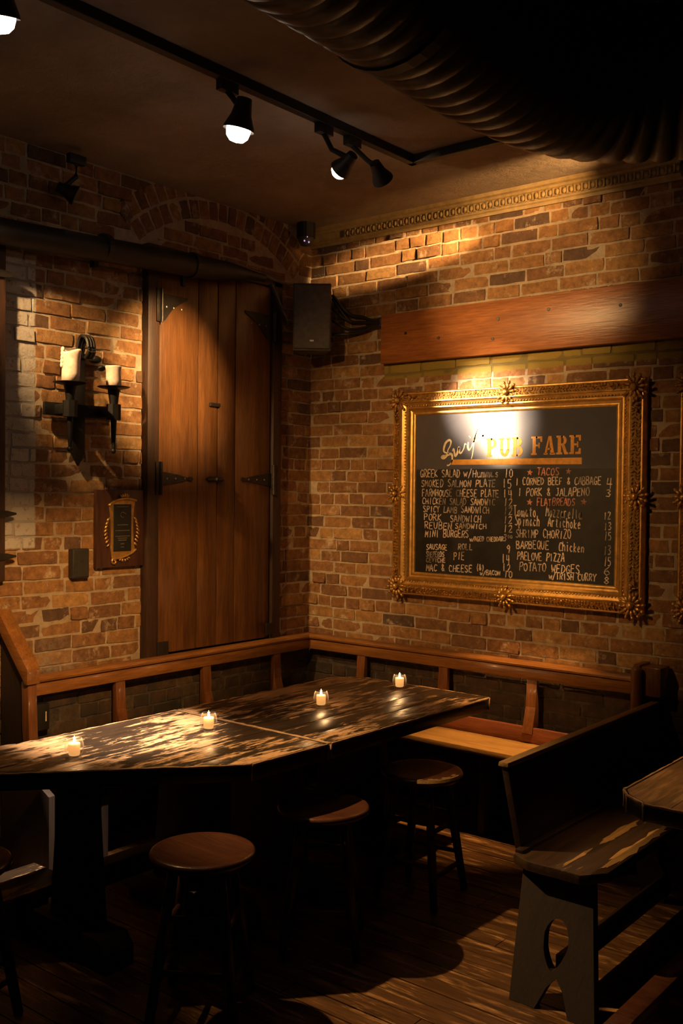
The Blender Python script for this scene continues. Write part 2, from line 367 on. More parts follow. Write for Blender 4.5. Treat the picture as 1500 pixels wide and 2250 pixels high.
def brick_mesh(name, V, F, tints):
    me = bpy.data.meshes.new(name); me.from_pydata(V, [], F)
    a = me.attributes.new('tint', 'FLOAT', 'POINT')
    a.data.foreach_set('value', tints); me.polygons.foreach_set('use_smooth', [True] * len(F)); me.update(); return me
def tintval(r):
    t = r.random(); return min(1, max(0, r.gauss(0.52, 0.16))) if t > 0.09 else r.uniform(0.02, 0.25)
POOL = {}
def pool(kind):
    if kind not in POOL:
        r = random.Random(ord(kind[0]) * 31 + len(kind[1]))
        L = {'s': 0.200, 'h': 0.094, 'q': 0.145}[kind[0]]; POOL[kind] = []
        for k in range({'s': 34, 'h': 22, 'q': 14}[kind[0]]):
            V, F = brick_geo(L, COURSE - 0.0120, r); me = brick_mesh('brick', V, F, [tintval(r)] * len(V)); me.materials.append(M[kind[1]]); POOL[kind].append(me)
    return POOL[kind]
def courses(u0, u1, z0, z1, rnd, headers_at=()):
    """yield (u centre, z centre, kind, scale)"""
    z = z0; i = 0
    while z < z1:
        allh = (i % 6 == 3) or i in headers_at
        u = u0 - (0.1 if i % 2 else 0.0) - rnd.random() * 0.05
        while u < u1:
            t = rnd.random()
            k = ('h' if t < 0.85 else 's') if allh else ('s' if t < 0.68 else 'h' if t < 0.88 else 'q')
            L = {'s': 0.200, 'h': 0.094, 'q': 0.145}[k]; sc = rnd.uniform(0.94, 1.07)
            if u + L * sc / 2 > u0 - 0.02: yield (u + L * sc / 2, z + COURSE / 2 + rnd.uniform(-.002, .002) + .0055 * math.sin(u * 2.3 + z * 1.7) + .003 * math.sin(u * 7.1 + z * 3.0), k, sc)
            u += L * sc + rnd.uniform(0.0095, 0.017)
        z += COURSE; i += 1
def build_wall(wall, u0, u1, to_world, rotz, skip, matfn, occl, extra=(), seed=1, headers_at=()):
    rnd = random.Random(seed); items = []
    lst = [(u, z, k, s, 0.0) for u, z, k, s in courses(u0, u1, -0.01, 3.27, rnd, headers_at)] 
    lst = [q for q in lst if not skip(q[0], q[1], q[2], False)] + list(extra)
    for u, z, k, s, tilt in lst:
        P = to_world(u, z); hl = {'s': .1, 'h': .047, 'q': .072}[k] * s
        a, b = proj(to_world(u - hl, z - .028)), proj(to_world(u + hl, z + .028))
        cx, cy = (a[0] + b[0]) / 2, (a[1] + b[1]) / 2
        vis = 0 < cx < 1500 and 0 < cy < 2250 and (P - CAM).dot(CF) > 0 and not occl(u, z)
        area = abs(a[0] - b[0]) * abs(a[1] - b[1]) if vis else -1
        items.append((area, u, z, k, s, tilt))
    items.sort(key=lambda t: -t[0])
    rest = items[300:]
    for area, u, z, k, s, tilt in items[:300]:
        me = rnd.choice(pool((k, matfn(u, z))))
        o = bpy.data.objects.new('brick', me); COL.objects.link(o); o.parent = wall
        o.location = to_world(u, z) + to_world.n * (rnd.uniform(-.003, .003) if rnd.random() > .05 else rnd.uniform(.004, .012)); o.rotation_euler = (0, rnd.uniform(-.014, .014) + (tilt if not rotz else 0), rotz + rnd.uniform(-.02, .02)); o.scale = (s, 1, 1)
        if rotz and tilt: o.rotation_euler = (Matrix.Rotation(rotz, 3, 'Z') @ Matrix.Rotation(tilt, 3, 'Y')).to_euler()
    by = {}
    for area, u, z, k, s, tilt in rest:
        V, F = brick_geo({'s': 0.200, 'h': 0.094, 'q': 0.145}[k] * s, COURSE - .0120, rnd)
        Rm = Matrix.Rotation(rotz + rnd.uniform(-.02, .02), 3, 'Z') @ Matrix.Rotation(tilt + rnd.uniform(-.014, .014), 3, 'Y')
        o = to_world(u, z) + to_world.n * (rnd.uniform(-.003, .003) if rnd.random() > .05 else rnd.uniform(.004, .012))
        d = by.setdefault(matfn(u, z), ([], [], [])); b0 = len(d[0]); tv = tintval(rnd)
        d[0].extend([tuple(o + Rm @ Vector(v)) for v in V]); d[1].extend([tuple(i + b0 for i in f) for f in F]); d[2].extend([tv] * len(V))
    V, F, T, mi = [], [], [], []
    names = list(by)
    for n_, nm in enumerate(names):
        d = by[nm]; b0 = len(V); V += d[0]; F += [tuple(i + b0 for i in f) for f in d[1]]; T += d[2]; mi += [n_] * len(d[1])
    me = brick_mesh('brickwork', V, F, T)
    for nm in names: me.materials.append(M[nm])
    me.polygons.foreach_set('material_index', mi); me.update()
    o = bpy.data.objects.new('brickwork', me); COL.objects.link(o); o.parent = wall; o['kind'] = 'stuff'
class TW:
    def __init__(s, f, n): s.f = f; s.n = Vector(n)
    def __call__(s, u, z): return Vector(s.f(u, z))
# right wall (y = 0)
bm = NB(); box(bm, -0.1, 5.2, 0.0042, 0.10, -0.05, 3.29); wr = obj('wall_right', bm, 'mortar'); tag(wr, kind='structure', label='old red brick wall behind the menu board')
def ochre(u, z): return 'brick'
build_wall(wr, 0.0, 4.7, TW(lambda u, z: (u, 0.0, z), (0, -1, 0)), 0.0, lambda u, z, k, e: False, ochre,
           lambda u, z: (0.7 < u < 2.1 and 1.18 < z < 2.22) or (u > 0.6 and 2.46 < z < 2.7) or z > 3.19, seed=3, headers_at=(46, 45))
# left wall (x = 0)
bm = NB(); box(bm, -0.10, -0.0042, -5.6, 0.1, -0.05, 3.29); wl = obj('wall_left', bm, 'mortar'); tag(wl, kind='structure', label='old red brick wall with the tall wooden shutter')
ARC = (-0.74, 2.30); R0 = 0.88
def arcskip(u, z, k, e):
    d = math.hypot(u - ARC[0], z - ARC[1]); return z > 2.95 and R0 - 0.03 < d < R0 + 0.235 and abs(u - ARC[0]) < 0.72
extra = []
for ring in (0, 1):
    rr = R0 + 0.055 + ring * 0.112; n = int(1.5 * rr / 0.071)
    for q in range(n):
        th = math.pi / 2 + (q - (n - 1) / 2) * 0.0705 / rr
        if abs(th - math.pi / 2) > 0.72: continue
        extra.append((ARC[0] + rr * math.cos(th), ARC[1] + rr * math.sin(th), 'h', 1.0, (math.pi / 2 - th) + math.pi / 2))
def pale(u, z): return 'brick'
build_wall(wl, -4.9, 0.0, TW(lambda u, z: (0.0, u, z), (1, 0, 0)), math.pi / 2,
           lambda u, z, k, e: arcskip(u, z, k, e) or (-1.26 < u < -0.33 and 0.80 < z < 2.88), pale,
           lambda u, z: z < 0.45 or u < -2.25, extra=extra, seed=11)
# cornice on the right wall
bm = NB()
prof = [(0.0, 3.175), (-0.014, 3.175), (-0.016, 3.190), (-0.024, 3.196), (-0.026, 3.204), (-0.020, 3.208), (-0.020, 3.247), (-0.030, 3.252), (-0.036, 3.262), (-0.050, 3.268), (-0.055, 3.285), (0.0, 3.285)]
prev = None
for x in (0.0, 4.9):
    ring = [bm.verts.new((x, yy, zz)) for yy, zz in prof]
    if prev:
        for k in range(len(prof)): bm.faces.new((prev[k], prev[(k + 1) % len(prof)], ring[(k + 1) % len(prof)], ring[k]))
    else: pass
    prev = ring
cn = obj('trim_1', bm, 'cornice'); tag(cn, kind='structure', label='plaster cornice with a row of round beads along the right wall')
bm = NB(); blob(bm, (0, 0, 0), (0.0125, 0.012, 0.0165), sub=2); bead0 = obj('bead', bm, 'cornice', cn, True); bead0.location = (0.30, -0.022, 3.2275)
bm = NB()
for s in (-1, 1): box(bm, s * .017 - .0022, s * .017 + .0022, -.008, .006, -.019, .019)
dv0 = obj('bead_divider', bm, 'cornice', cn); dv0.location = bead0.location
for k in range(1, 62):
    for s in (bead0, dv0):
        o = s.copy(); COL.objects.link(o); o.location = (0.30 + k * 0.0385, -0.022, 3.2275)
# ------------------------------------------------------------------ shutter in the left wall
sh = empty('door_1', (0.0, -0.76, 0.82), kind='structure', label='tall double-leaf brown wooden shutter of four boards'); 
def pl_obj(name, bm, mat, parent, smooth=False):
    o = obj(name, bm, mat, parent, smooth); o.matrix_parent_inverse = Matrix.Translation(parent.location).inverted() if True else None; return o
def W(o, p):  # keep world placement of a mesh built in world coordinates under a moved parent
    o.matrix_parent_inverse = (Matrix.Translation(p.location) @ p.rotation_euler.to_matrix().to_4x4()).inverted(); return o
bm = NB(); box(bm, -0.05, 0.0, -1.30, -0.31, 0.80, 2.92); W(obj('recess_back', bm, 'gap', sh), sh)
for a, b in ((-1.215, -0.947), (-0.943, -0.804), (-0.798, -0.668), (-0.664, -0.385)):
    bm = NB(); box(bm, 0.0, 0.030, a, b, 0.865, 2.885, 0.004); W(obj('board', bm, 'shutter', sh, 'auto'), sh)
for a, b in ((-1.302, -1.225), (-0.375, -0.305)):
    bm = NB(); box(bm, -0.01, 0.048, a, b, 0.80, 2.93, 0.006); W(obj('frame_post', bm, 'shutter_frame', sh, 'auto'), sh)
bm = NB(); box(bm, -0.01, 0.048, -1.302, -0.305, 2.885, 2.96, 0.006); W(obj('frame_header', bm, 'shutter_frame', sh, 'auto'), sh)
def hinge(ya, yb, z, side, tri=False):
    """strap from post (yb) to tip (ya)"""
    bm = NB(); d = ya - yb
    if not tri: pts = [(yb, -.038), (yb + d * .55, -.022), (yb + d * .86, -.007), (ya, -.012), (ya + d * .04, 0), (ya, .012), (yb + d * .86, .007), (yb + d * .55, .022), (yb, .038)]
    else: pts = [(yb, -.075), (yb + d * .2, -.07), (yb + d * .5, 0.0), (ya, .055), (ya, .066), (yb, .066)]
    prism(bm, pts, 0.030, 0.037, 0, lambda c: (c.z, c.x, z + c.y))
    h = W(obj('strap_hinge', bm, 'hinge', sh), sh)
    bm = NB(); box(bm, .046, .056, yb - .012 if side < 0 else yb - .03, yb + .03 if side < 0 else yb + .012, z - .085, z + .085, .003)
    tube(bm, [(.058, yb, z - .085), (.058, yb, z + .085)], .009, 8); W(obj('hinge_plate', bm, 'hinge', sh, 'auto'), sh)
    bm = NB()
    for q in (.25, .5, .78): blob(bm, (.038, yb + d * q, z), (.004, .006, .006))
    W(obj('hinge_nail', bm, 'steel', sh), sh)
hinge(-0.99, -1.222, 1.772, 1); hinge(-0.615, -0.378, 1.776, -1); hinge(-0.60, -0.378, 2.655, -1, True)
hinge(-1.03, -1.222, 2.655, 1, True); 
bm = NB(); box(bm, .046, .056, -1.235, -1.16, .86, .93, .003); box(bm, .046, .056, -.43, -.37, .88, .95, .003); W(obj('corner_iron', bm, 'hinge', sh), sh)
bm = NB(); box(bm, .030, .042, -.865, -.79, 2.167, 2.187, .003); W(obj('latch', bm, 'hinge', sh), sh)
bm = NB(); box(bm, .030, .045, -.87, -.79, 1.757, 1.787, .004); tube(bm, [(.045, -.89, 1.772), (.045, -.77, 1.772)], .009, 8); blob(bm, (.055, -.83, 1.772), (.014, .012, .014)); W(obj('bolt', bm, 'hinge', sh, 'auto'), sh)
# second shutter at the left edge
s2 = empty('door_2', (0.0, -2.5, 0.9), kind='structure', label='dark shutter beyond the pale painted bricks, at the left edge')
bm = NB(); box(bm, -0.01, 0.045, -2.18, -2.105, 1.30, 2.85, .006); W(obj('frame_post', bm, 'shutter_frame', s2, 'auto'), s2)
for k in range(4):
    bm = NB(); box(bm, 0.0, .03, -2.19 - .22 * (k + 1), -2.194 - .22 * k, 1.30, 2.85, .004); W(obj('board', bm, 'shutter_frame', s2, 'auto'), s2)
for z in (1.41, 1.60, 2.66):
    bm = NB(); prism(bm, [(-2.20, -.02), (-2.10, -.014), (-2.055, -.004), (-2.055, .004), (-2.10, .014), (-2.20, .02)], .045, .053, 0, lambda c: (c.z, c.x, z + c.y)); W(obj('strap_hinge', bm, 'hinge', s2), s2)
# ------------------------------------------------------------------ pipe, cables, speaker, dome camera
def bez(p, n=12):
    """catmull-rom through points"""
    p = [Vector(q) for q in p]; P = [p[0] * 2 - p[1]] + p + [p[-1] * 2 - p[-2]]; out = []
    for i in range(1, len(P) - 2):
        for k in range(n):
            t = k / n; a, b, c, d = P[i - 1], P[i], P[i + 1], P[i + 2]
            out.append(0.5 * ((2 * b) + (c - a) * t + (2 * a - 5 * b + 4 * c - d) * t * t + (3 * b - a - 3 * c + d) * t ** 3))
    out.append(p[-1]); return out
pp = empty('conduit_pipe', (.09, -2.0, 2.85), label='black painted pipe running along the left brick wall above the shutter', cat='pipe')
bm = NB(); tube(bm, bez([(.105, -4.9, 2.79), (.105, -3.0, 2.81), (.105, -2.2, 2.827), (.105, -1.5, 2.858), (.105, -0.98, 2.882), (.105, -.70, 2.90), (.105, -.52, 2.905)], 6), [.058] * 25 + [.056, .053, .05, .047, .042, .038, .03, .028, .026, .024, .022, .02], 14); W(obj('pipe', bm, 'blackpaint', pp, 'auto'), pp)
for yy in (-3.2, -1.62, -1.06):
    bm = NB(); tube(bm, [(.105, yy - .015, 2.845 + (yy + 2) * .03 + .005), (.105, yy + .015, 2.847 + (yy + 2) * .03 + .005)], .066, 14); box(bm, .008, .045, yy - .012, yy + .012, 2.78, 2.92); W(obj('pipe_clamp', bm, 'blackpaint', pp), pp)
bm = NB(); tube(bm, bez([(.09, -.80, 2.955), (.08, -.55, 2.935), (.07, -.35, 2.915), (.06, -.20, 2.925), (.04, -.06, 2.93), (.03, -.03, 2.95)], 6), .008, 7)
tag(obj('thin_cable', bm, 'cable_pale', None, True), 'thin grey cable sagging from the pipe to the corner above the speaker', 'cable')
bm = NB(); tube(bm, [(.135, -.50, 2.87), (.17, -.40, 2.66)], .013, 8); blob(bm, (.17, -.40, 2.66), (.02, .02, .02))
tag(obj('brace_rod', bm, 'duct', None, 'auto'), 'short metal rod slanting down from the pipe end beside the speaker', 'rod')
# speaker: yawed box in the corner
spc = Vector((.235, -.26, 2.705)); sy = math.radians(40)
sp = empty('speaker', (spc.x, spc.y, spc.z - .19), sy, label='black loudspeaker mounted high in the corner of the brick walls', cat='speaker')
bm = NB(); prism(bm, [(-.110, -.02), (.110, -.02), (.075, .155), (-.075, .155)], 0.0, .385, .006); obj('cabinet', bm, 'speaker', sp, 'auto')
bm = NB(); box(bm, -.103, .103, -.032, -.019, .012, .373, .006); g = obj('grille', bm, 'grille', sp, 'auto')
bm = NB(); box(bm, -.012, .012, -.035, -.031, .05, .062, .002); obj('badge', bm, 'steel', sp)
bm = NB(); box(bm, -.03, .03, .15, .30, .15, .25, .006); tube(bm, [(0, .15, .20), (0, .05, .20)], .02, 8); obj('wall_bracket', bm, 'iron', sp, 'auto')
cbl = empty('cable_bundle', (.40, -.03, 2.68), label='loose bundle of black cables looping from the corner speaker to the wall plank', cat='cable')
for k, (z0, sag, zz, rr) in enumerate(((2.86, .06, 2.70, .010), (2.84, .10, 2.69, .008), (2.78, .05, 2.685, .008), (2.71, .06, 2.675, .007), (2.63, .03, 2.665, .010))):
    bm = NB(); tube(bm, bez([(.25, -.10, z0), (.33, -.045, (z0 + zz) / 2 - sag * .5), (.42, -.03, (z0 * .3 + zz * .7) - sag * .4), (.50, -.03, zz - .005), (.56, -.03, zz)], 6), rr, 8)
    W(obj('cable', bm, 'cable', cbl, True), cbl)
dm = empty('dome_camera', (.10, -.165, 3.15), label='small dark dome with three violet lights in the ceiling corner', cat='camera')
bm = NB(); lathe(bm, [(.0, -.0), (.03, .006), (.045, .03), (.048, .06)], (0, 0, 0), 16); obj('dome', bm, 'speaker', dm, True)
bm = NB(); lathe(bm, [(.055, .05), (.055, .135)], (0, 0, 0), 16); obj('base_ring', bm, 'blackpaint', dm)
for dx, dz in ((-.012, .012), (.014, .004), (.004, .034)):
    bm = NB(); blob(bm, (.030 + dx * .77, -.030 + dx * .63, dz + .012), (.005, .005, .006)); obj('indicator_light', bm, 'led', dm)
# ------------------------------------------------------------------ wall plank
wp = empty('wall_plank', (2.2, -.02, 2.44), label='long orange-brown timber board fixed to the right brick wall above the menu board', cat='board')
bm = NB(); box(bm, .566, 4.2, -.045, -.002, 2.441, 2.718, .004); W(obj('board', bm, 'plank', wp, 'auto'), wp)
for x, z in ((.74, 2.60), (.96, 2.555), (1.30, 2.52), (1.33, 2.62), (1.62, 2.64), (2.0, 2.62)):
    bm = NB(); lathe(bm, [(0, .0), (.009, .001), (.008, .003), (0, .003)], (0, 0, 0), 10); o = obj('screw_plug', bm, 'hinge', wp); o.matrix_parent_inverse = Matrix.Translation(wp.location).inverted(); o.rotation_euler = (math.pi / 2, 0, 0); o.location = (x, -.0445, z)
# ------------------------------------------------------------------ gilt frames
FX0, FX1, FZ0, FZ1 = .668, 2.132, 1.142, 2.268
def frame(root, ox, front=True):
    """mitred moulding: offsets from outer edge t, depth y"""
    prof = [(0, -.002), (0, -.050), (.006, -.058), (.012, -.058), (.014, -.050), (.058, -.074), (.066, -.076), (.070, -.066), (.082, -.062), (.092, -.056), (.096, -.062), (.104, -.064), (.112, -.058), (.116, -.046), (.126, -.042), (.130, -.044), (.138, -.043), (.144, -.040), (.148, -.034), (.148, -.002)]
    c = [(FX0 + ox, FZ0, 1, 1), (FX1 + ox, FZ0, -1, 1), (FX1 + ox, FZ1, -1, -1), (FX0 + ox, FZ1, 1, -1)]
    for s in range(4):
        a, b = c[s], c[(s + 1) % 4]; bm = NB(); ra = [bm.verts.new((a[0] + a[2] * t, yy, a[1] + a[3] * t * .88)) for t, yy in prof]; rb = [bm.verts.new((b[0] + b[2] * t, yy, b[1] + b[3] * t * .88)) for t, yy in prof]
        for k in range(len(prof) - 1): bm.faces.new((ra[k], ra[k + 1], rb[k + 1], rb[k]))
        bm.faces.new(ra); bm.faces.new(rb); W(obj('frame_rail', bm, 'gold', root, 'auto'), root)
    rnd = random.Random(5)
    xm, zm = (FX0 + FX1) / 2 + ox, (FZ0 + FZ1) / 2
    def band(bm, p0, p1, inward):
        n = int((p1 - p0).length / .0165); d = (p1 - p0).normalized(); ang = math.atan2(d.z, d.x)
        for k in range(n):
            p = p0.lerp(p1, (k + .5) / n)
            for off, s_ in ((.022, 1), (.036, -1), (.050, 1)):
                q = p + inward * (.88 if abs(inward.z) > .5 else 1.0) * (off + rnd.uniform(-.003, .003)) + d * rnd.uniform(-.004, .004); dep = -.050 - (off - .014) * .55
                rot = Matrix.Rotation(-ang + s_ * rnd.uniform(.3, 1.1), 3, 'Y'); q.y = dep
                blob(bm, q, (rnd.uniform(.007, .012), rnd.uniform(.007, .012), rnd.uniform(.0028, .005)), rot)
    I = [(Vector((FX0 + ox, 0, FZ0)), Vector((FX1 + ox, 0, FZ0)), Vector((0, 0, 1))), (Vector((FX1 + ox, 0, FZ0)), Vector((FX1 + ox, 0, FZ1)), Vector((-1, 0, 0))),
         (Vector((FX1 + ox, 0, FZ1)), Vector((FX0 + ox, 0, FZ1)), Vector((0, 0, -1))), (Vector((FX0 + ox, 0, FZ1)), Vector((FX0 + ox, 0, FZ0)), Vector((1, 0, 0)))]
    for a, b, inn in I:
        d = (b - a).normalized(); bm = NB(); band(bm, a + d * .07, b - d * .07, inn); o = W(obj('carved_band', bm, 'gold_dark', root, True), root); o['kind'] = 'stuff'
        bm = NB(); n = int((b - a).length / .017)
        for k in range(6, n - 6):
            p = a.lerp(b, (k + .5) / n) + inn * (.078 if abs(inn.z) > .5 else .089); p.y = -.061; blob(bm, p, (.0055, .0045, .0055))
        o = W(obj('beading', bm, 'gold', root, True), root); o['kind'] = 'stuff'
    def shell(name, cx, cz, r, rot0, n=9):
        bm = NB(); blob(bm, (cx, -.083, cz), (r * .30, .016, r * .30), sub=2)
        for k in range(n):
            th = rot0 + 2 * math.pi * k / n
            for q, l in ((.62, .38), (.98, .22)):
                blob(bm, (cx + math.cos(th) * r * q, -.076 + q * .012, cz + math.sin(th) * r * q), (r * l, .012, r * .15), Matrix.Rotation(-th, 3, 'Y'))
        W(obj(name, bm, 'gold_dark' if cz > 2.2 else 'gold', root, True), root)
    for x, z in ((xm, FZ0 + .035), (xm, FZ1 - .035), (FX0 + ox + .032, zm), (FX1 + ox - .032, zm)): shell('centre_ornament', x, z, .054, .2, 11)
    for sx, x in ((1, FX0 + ox), (-1, FX1 + ox)):
        for sz, z in ((1, FZ0), (-1, FZ1)):
            shell('corner_ornament', x + sx * .045, z + sz * .045, .060, .1, 12)
            bm = NB()
            for q in range(5):
                blob(bm, (x + sx * (.10 + q * .014), -.074, z + sz * (.030 + (q % 2) * .016)), (.014, .010, .006), Matrix.Rotation(q * .7, 3, 'Y'))
                blob(bm, (x + sx * (.030 + (q % 2) * .016), -.074, z + sz * (.10 + q * .014)), (.006, .010, .014), Matrix.Rotation(q * .7, 3, 'Y'))
            W(obj('corner_leaf', bm, 'gold_dark', root, True), root)['kind'] = 'stuff'
mb = empty('menu_board', ((FX0 + FX1) / 2, 0, FZ0), label='chalk menu board in an ornate gilt frame, hung on the right brick wall', cat='menu board')
frame(mb, 0)
BX0, BX1, BZ0, BZ1, ZS = .800, 1.998, 1.262, 2.150, 1.840
bm = NB(); box(bm, BX0, BX1, -.034, -.004, ZS, BZ1); W(tag(obj('title_panel', bm, 'board_top', mb), 'grey title panel'), mb)
bm = NB(); box(bm, BX0, BX1, -.0335, -.004, BZ0, ZS); W(tag(obj('chalkboard', bm, 'board_low', mb), 'black slate with chalk writing'), mb)
f2 = empty('picture_frame', (3.0, 0, FZ0), label='second ornate gilt frame at the right edge, only its left side in view', cat='frame')
frame(f2, 1.632)
bm = NB(); box(bm, BX0 + 1.632, BX1 + 1.632, -.034, -.004, BZ0, BZ1); W(obj('panel', bm, 'board_low', f2), f2)
# chalk lettering ---------------------------------------------------
G = {
 'A': '0,0 1.6,6 2.2,6 4,0|.8,2.2 3.2,2.2', 'B': '.3,0 .3,6 2.6,6 3.4,5.2 3.2,3.6 .4,3.1 3.2,2.8 3.8,1.4 3,0 .3,0', 'C': '3.8,5 2.6,6 1,5.6 .2,3.4 .6,1 2,0 3.8,.8',
 'D': '.3,0 .3,6 2.4,5.6 3.9,3.2 2.6,.4 .3,0', 'E': '3.7,6 .3,6 .3,0 3.8,0|.3,3.1 3,3.2', 'F': '.3,0 .3,6 3.7,6|.3,3.1 2.9,3.2', 'G': '3.8,5 2.4,6 .8,5 .2,2.6 1.2,.2 3.2,.2 3.8,2.6 2.2,2.6',
 'H': '.3,0 .3,6|3.7,0 3.7,6|.3,3 3.7,3.1', 'I': '2,0 2,6', 'J': '3.2,6 3.2,1.4 2,0 .6,.8|1.6,6 4,6', 'K': '.4,0 .4,6|3.6,6 .4,2.8 3.8,0', 'L': '.5,6 .5,0 3.7,.1', 'M': '.1,0 .5,6 2,2 3.5,6 3.9,0', 'N': '.3,0 .3,6 3.7,0 3.7,6',
 'O': '2,6 .6,5 .2,3 .8,.8 2.2,0 3.4,1 3.9,3.2 3.2,5.2 2,6', 'P': '.4,0 .4,6 2.8,6 3.8,4.8 3,3.2 .4,2.8', 'Q': '2,6 .4,4.6 .3,2 1.6,.1 3.2,.8 3.8,3.2 3.2,5.2 2,6|2.4,1.6 4.1,-.4', 'R': '.4,0 .4,6 2.8,6 3.8,4.8 2.8,3.2 .4,2.9 1.6,3 3.9,0',
 'S': '3.7,5.2 2.4,6 .8,5.6 .5,4.2 3.2,2.4 3.6,1 2.2,0 .2,.7', 'T': '0,6 4,6|2,6 2,0', 'U': '.3,6 .4,1.2 1.6,0 3.2,.6 3.8,6', 'V': '0,6 2,0 4,6', 'W': '0,6 1,0 2,4 3,0 4,6', 'X': '0,0 4,6|0,6 4,0', 'Y': '0,6 2,3 4,6|2,3 2,0', 'Z': '.2,6 3.8,6 .2,0 3.9,0',
 '0': '2,6 .6,4.6 .6,1.4 2,0 3.4,1.4 3.4,4.6 2,6', '1': '2,0 2,6', '2': '.5,4.8 1.6,6 3.2,5.4 3,3.6 .4,0 3.8,.2', '3': '.5,5.6 2.8,6 3.4,4.6 1.6,3.3 3.6,2 2.6,.2 .4,.4', '4': '3,0 3,6|1,6 .7,2.6 3.9,2.6', '5': '3.6,6 .8,6 .7,3.4 2.8,3.6 3.6,1.8 2.4,0 .5,.4',
 '6': '3.2,6 1,4 .5,1.6 1.8,0 3.6,1.2 2.6,3.2 .7,2.4', '8': '2,3.2 .7,4.6 2,6 3.3,4.6 2,3.2 .5,1.5 2,0 3.5,1.5 2,3.2', '9': '3.4,4.6 2,6 .7,4.6 1.8,3.2 3.4,4.6 3,0', '&': '3.8,0 .9,4.8 1.9,6 2.8,4.8 .4,1.6 1.6,0 3.8,2.4', '/': '.3,-.8 3.6,6.6', '(': '2.6,6.8 1.4,3 2.6,-.8', ')': '1.4,6.8 2.6,3 1.4,-.8',
 'a': '3.4,3 1.8,4 .5,2 1.6,.1 3.3,1.2 3.4,4 3.6,0', 'c': '3.4,3.2 1.8,4 .6,2 1.8,.1 3.5,.8', 'e': '.7,2 3.3,2.2 2.2,4 .6,2.2 1.6,0 3.4,.6', 'h': '.5,6 .5,0|.5,2.4 2.2,4 3.4,2.8 3.4,0', 'i': '2,3.8 2,0|2,5 2,5.4', 'k': '.6,6 .6,0|3.3,3.8 .7,1.7 3.5,0', 'l': '2,6 2,0', 'm': '.1,0 .1,4|.1,2.8 1.2,4 2,2.8 2,0|2,2.8 3.1,4 3.9,2.8 3.9,0',
 'n': '.5,0 .5,4|.5,2.6 2.2,4 3.4,2.8 3.4,0', 'o': '2,4 .7,2.8 .9,.8 2.2,0 3.4,1.6 2.8,3.6 2,4', 'p': '.6,-1.8 .6,4|.6,3 2.4,4 3.5,2.2 2.2,.2 .6,1', 'r': '.7,0 .7,4|.7,2.4 2,4 3.2,3.6', 't': '2,5.6 2,.4 3.2,0|.6,4 3.4,4', 'z': '.6,4 3.3,4 .6,0 3.5,0', 'u': '.5,4 .7,.8 2,0 3.3,1 3.4,4 3.6,0', 's': '3.2,3.5 1.8,4 .9,3 3,1.4 2.2,0 .6,.6', 'w': '0,4 1,0 2,3 3,0 4,4', "'": '2,6.2 1.7,5',
 '*': '2,6 2.9,3.9 4.8,3.8 3.2,2.5 3.9,.3 2,1.7 .1,.3 .8,2.5 -.8,3.8 1.1,3.9 2,6'}
def ribbon(bm, pts, wd, yy):
    P = [Vector((x, 0, z)) for x, z in pts]
    L = []
    for i, p in enumerate(P):
        t = (P[min(i + 1, len(P) - 1)] - P[max(i - 1, 0)])
        if t.length < 1e-6: t = Vector((1, 0, 0))
        t.normalize(); nrm = Vector((-t.z, 0, t.x)); ww = (wd[i] if isinstance(wd, list) else wd) / 2
        L.append((bm.verts.new((p.x + nrm.x * ww, yy, p.z + nrm.z * ww)), bm.verts.new((p.x - nrm.x * ww, yy, p.z - nrm.z * ww))))
    for a, b in zip(L, L[1:]):
        try: bm.faces.new((a[0], a[1], b[1], b[0]))
        except ValueError: pass
def write(txt, x0, x1, z0, z1, h, mat='chalk', wd=.0054, root=mb, yy=-.0345, name='chalk_lettering'):
    rnd = random.Random(len(txt) * 7 + int(x0 * 100)); bm = NB(); adv = (x1 - x0) / len(txt); x = x0
    for k, ch in enumerate(txt):
        if ch != ' ':
            zb = z0 + (z1 - z0) * (k + .5) / len(txt) + rnd.uniform(-.002, .002); hh = h * rnd.uniform(.92, 1.1) / 6; ww = adv * .80 / 4; sl = rnd.uniform(-.05, .1)
            if ch == '*':
                cxs, czs = x + adv * .5, zb + hh * 3; c0 = bm.verts.new((cxs, yy, czs)); rr_ = adv * .56
                rv = [bm.verts.new((cxs + rr_ * (1 if q % 2 == 0 else .42) * math.sin(q * math.pi / 5 + .1), yy, czs + rr_ * (1 if q % 2 == 0 else .42) * math.cos(q * math.pi / 5 + .1))) for q in range(10)]
                for q in range(10): bm.faces.new((c0, rv[q], rv[(q + 1) % 10]))
                x += adv; continue
            for st in G[ch].split('|'):
                P = [tuple(map(float, q.split(','))) for q in st.split()]
                Q = []
                for i in range(len(P)):
                    if i:
                        (ax, az), (bx, bz) = P[i - 1], P[i]
                        Q.append(((ax + bx) / 2, (az + bz) / 2))
                    Q.append(P[i])
                Q = [(x + (px + rnd.uniform(-.12, .12)) * ww + sl * pz * hh, zb + (pz + rnd.uniform(-.12, .12)) * hh) for px, pz in Q]
                ribbon(bm, Q, [wd * rnd.uniform(.7, 1.15) for _ in Q], yy + rnd.uniform(-.0002, .0002))
        x += adv
    me = bpy.data.meshes.new(name); bm.to_mesh(me); bm.free(); o = link_mesh(name, me, mat, root); W(o, root); o['kind'] = 'stuff'
    for p in me.polygons:
        pass
    return o
H = .040
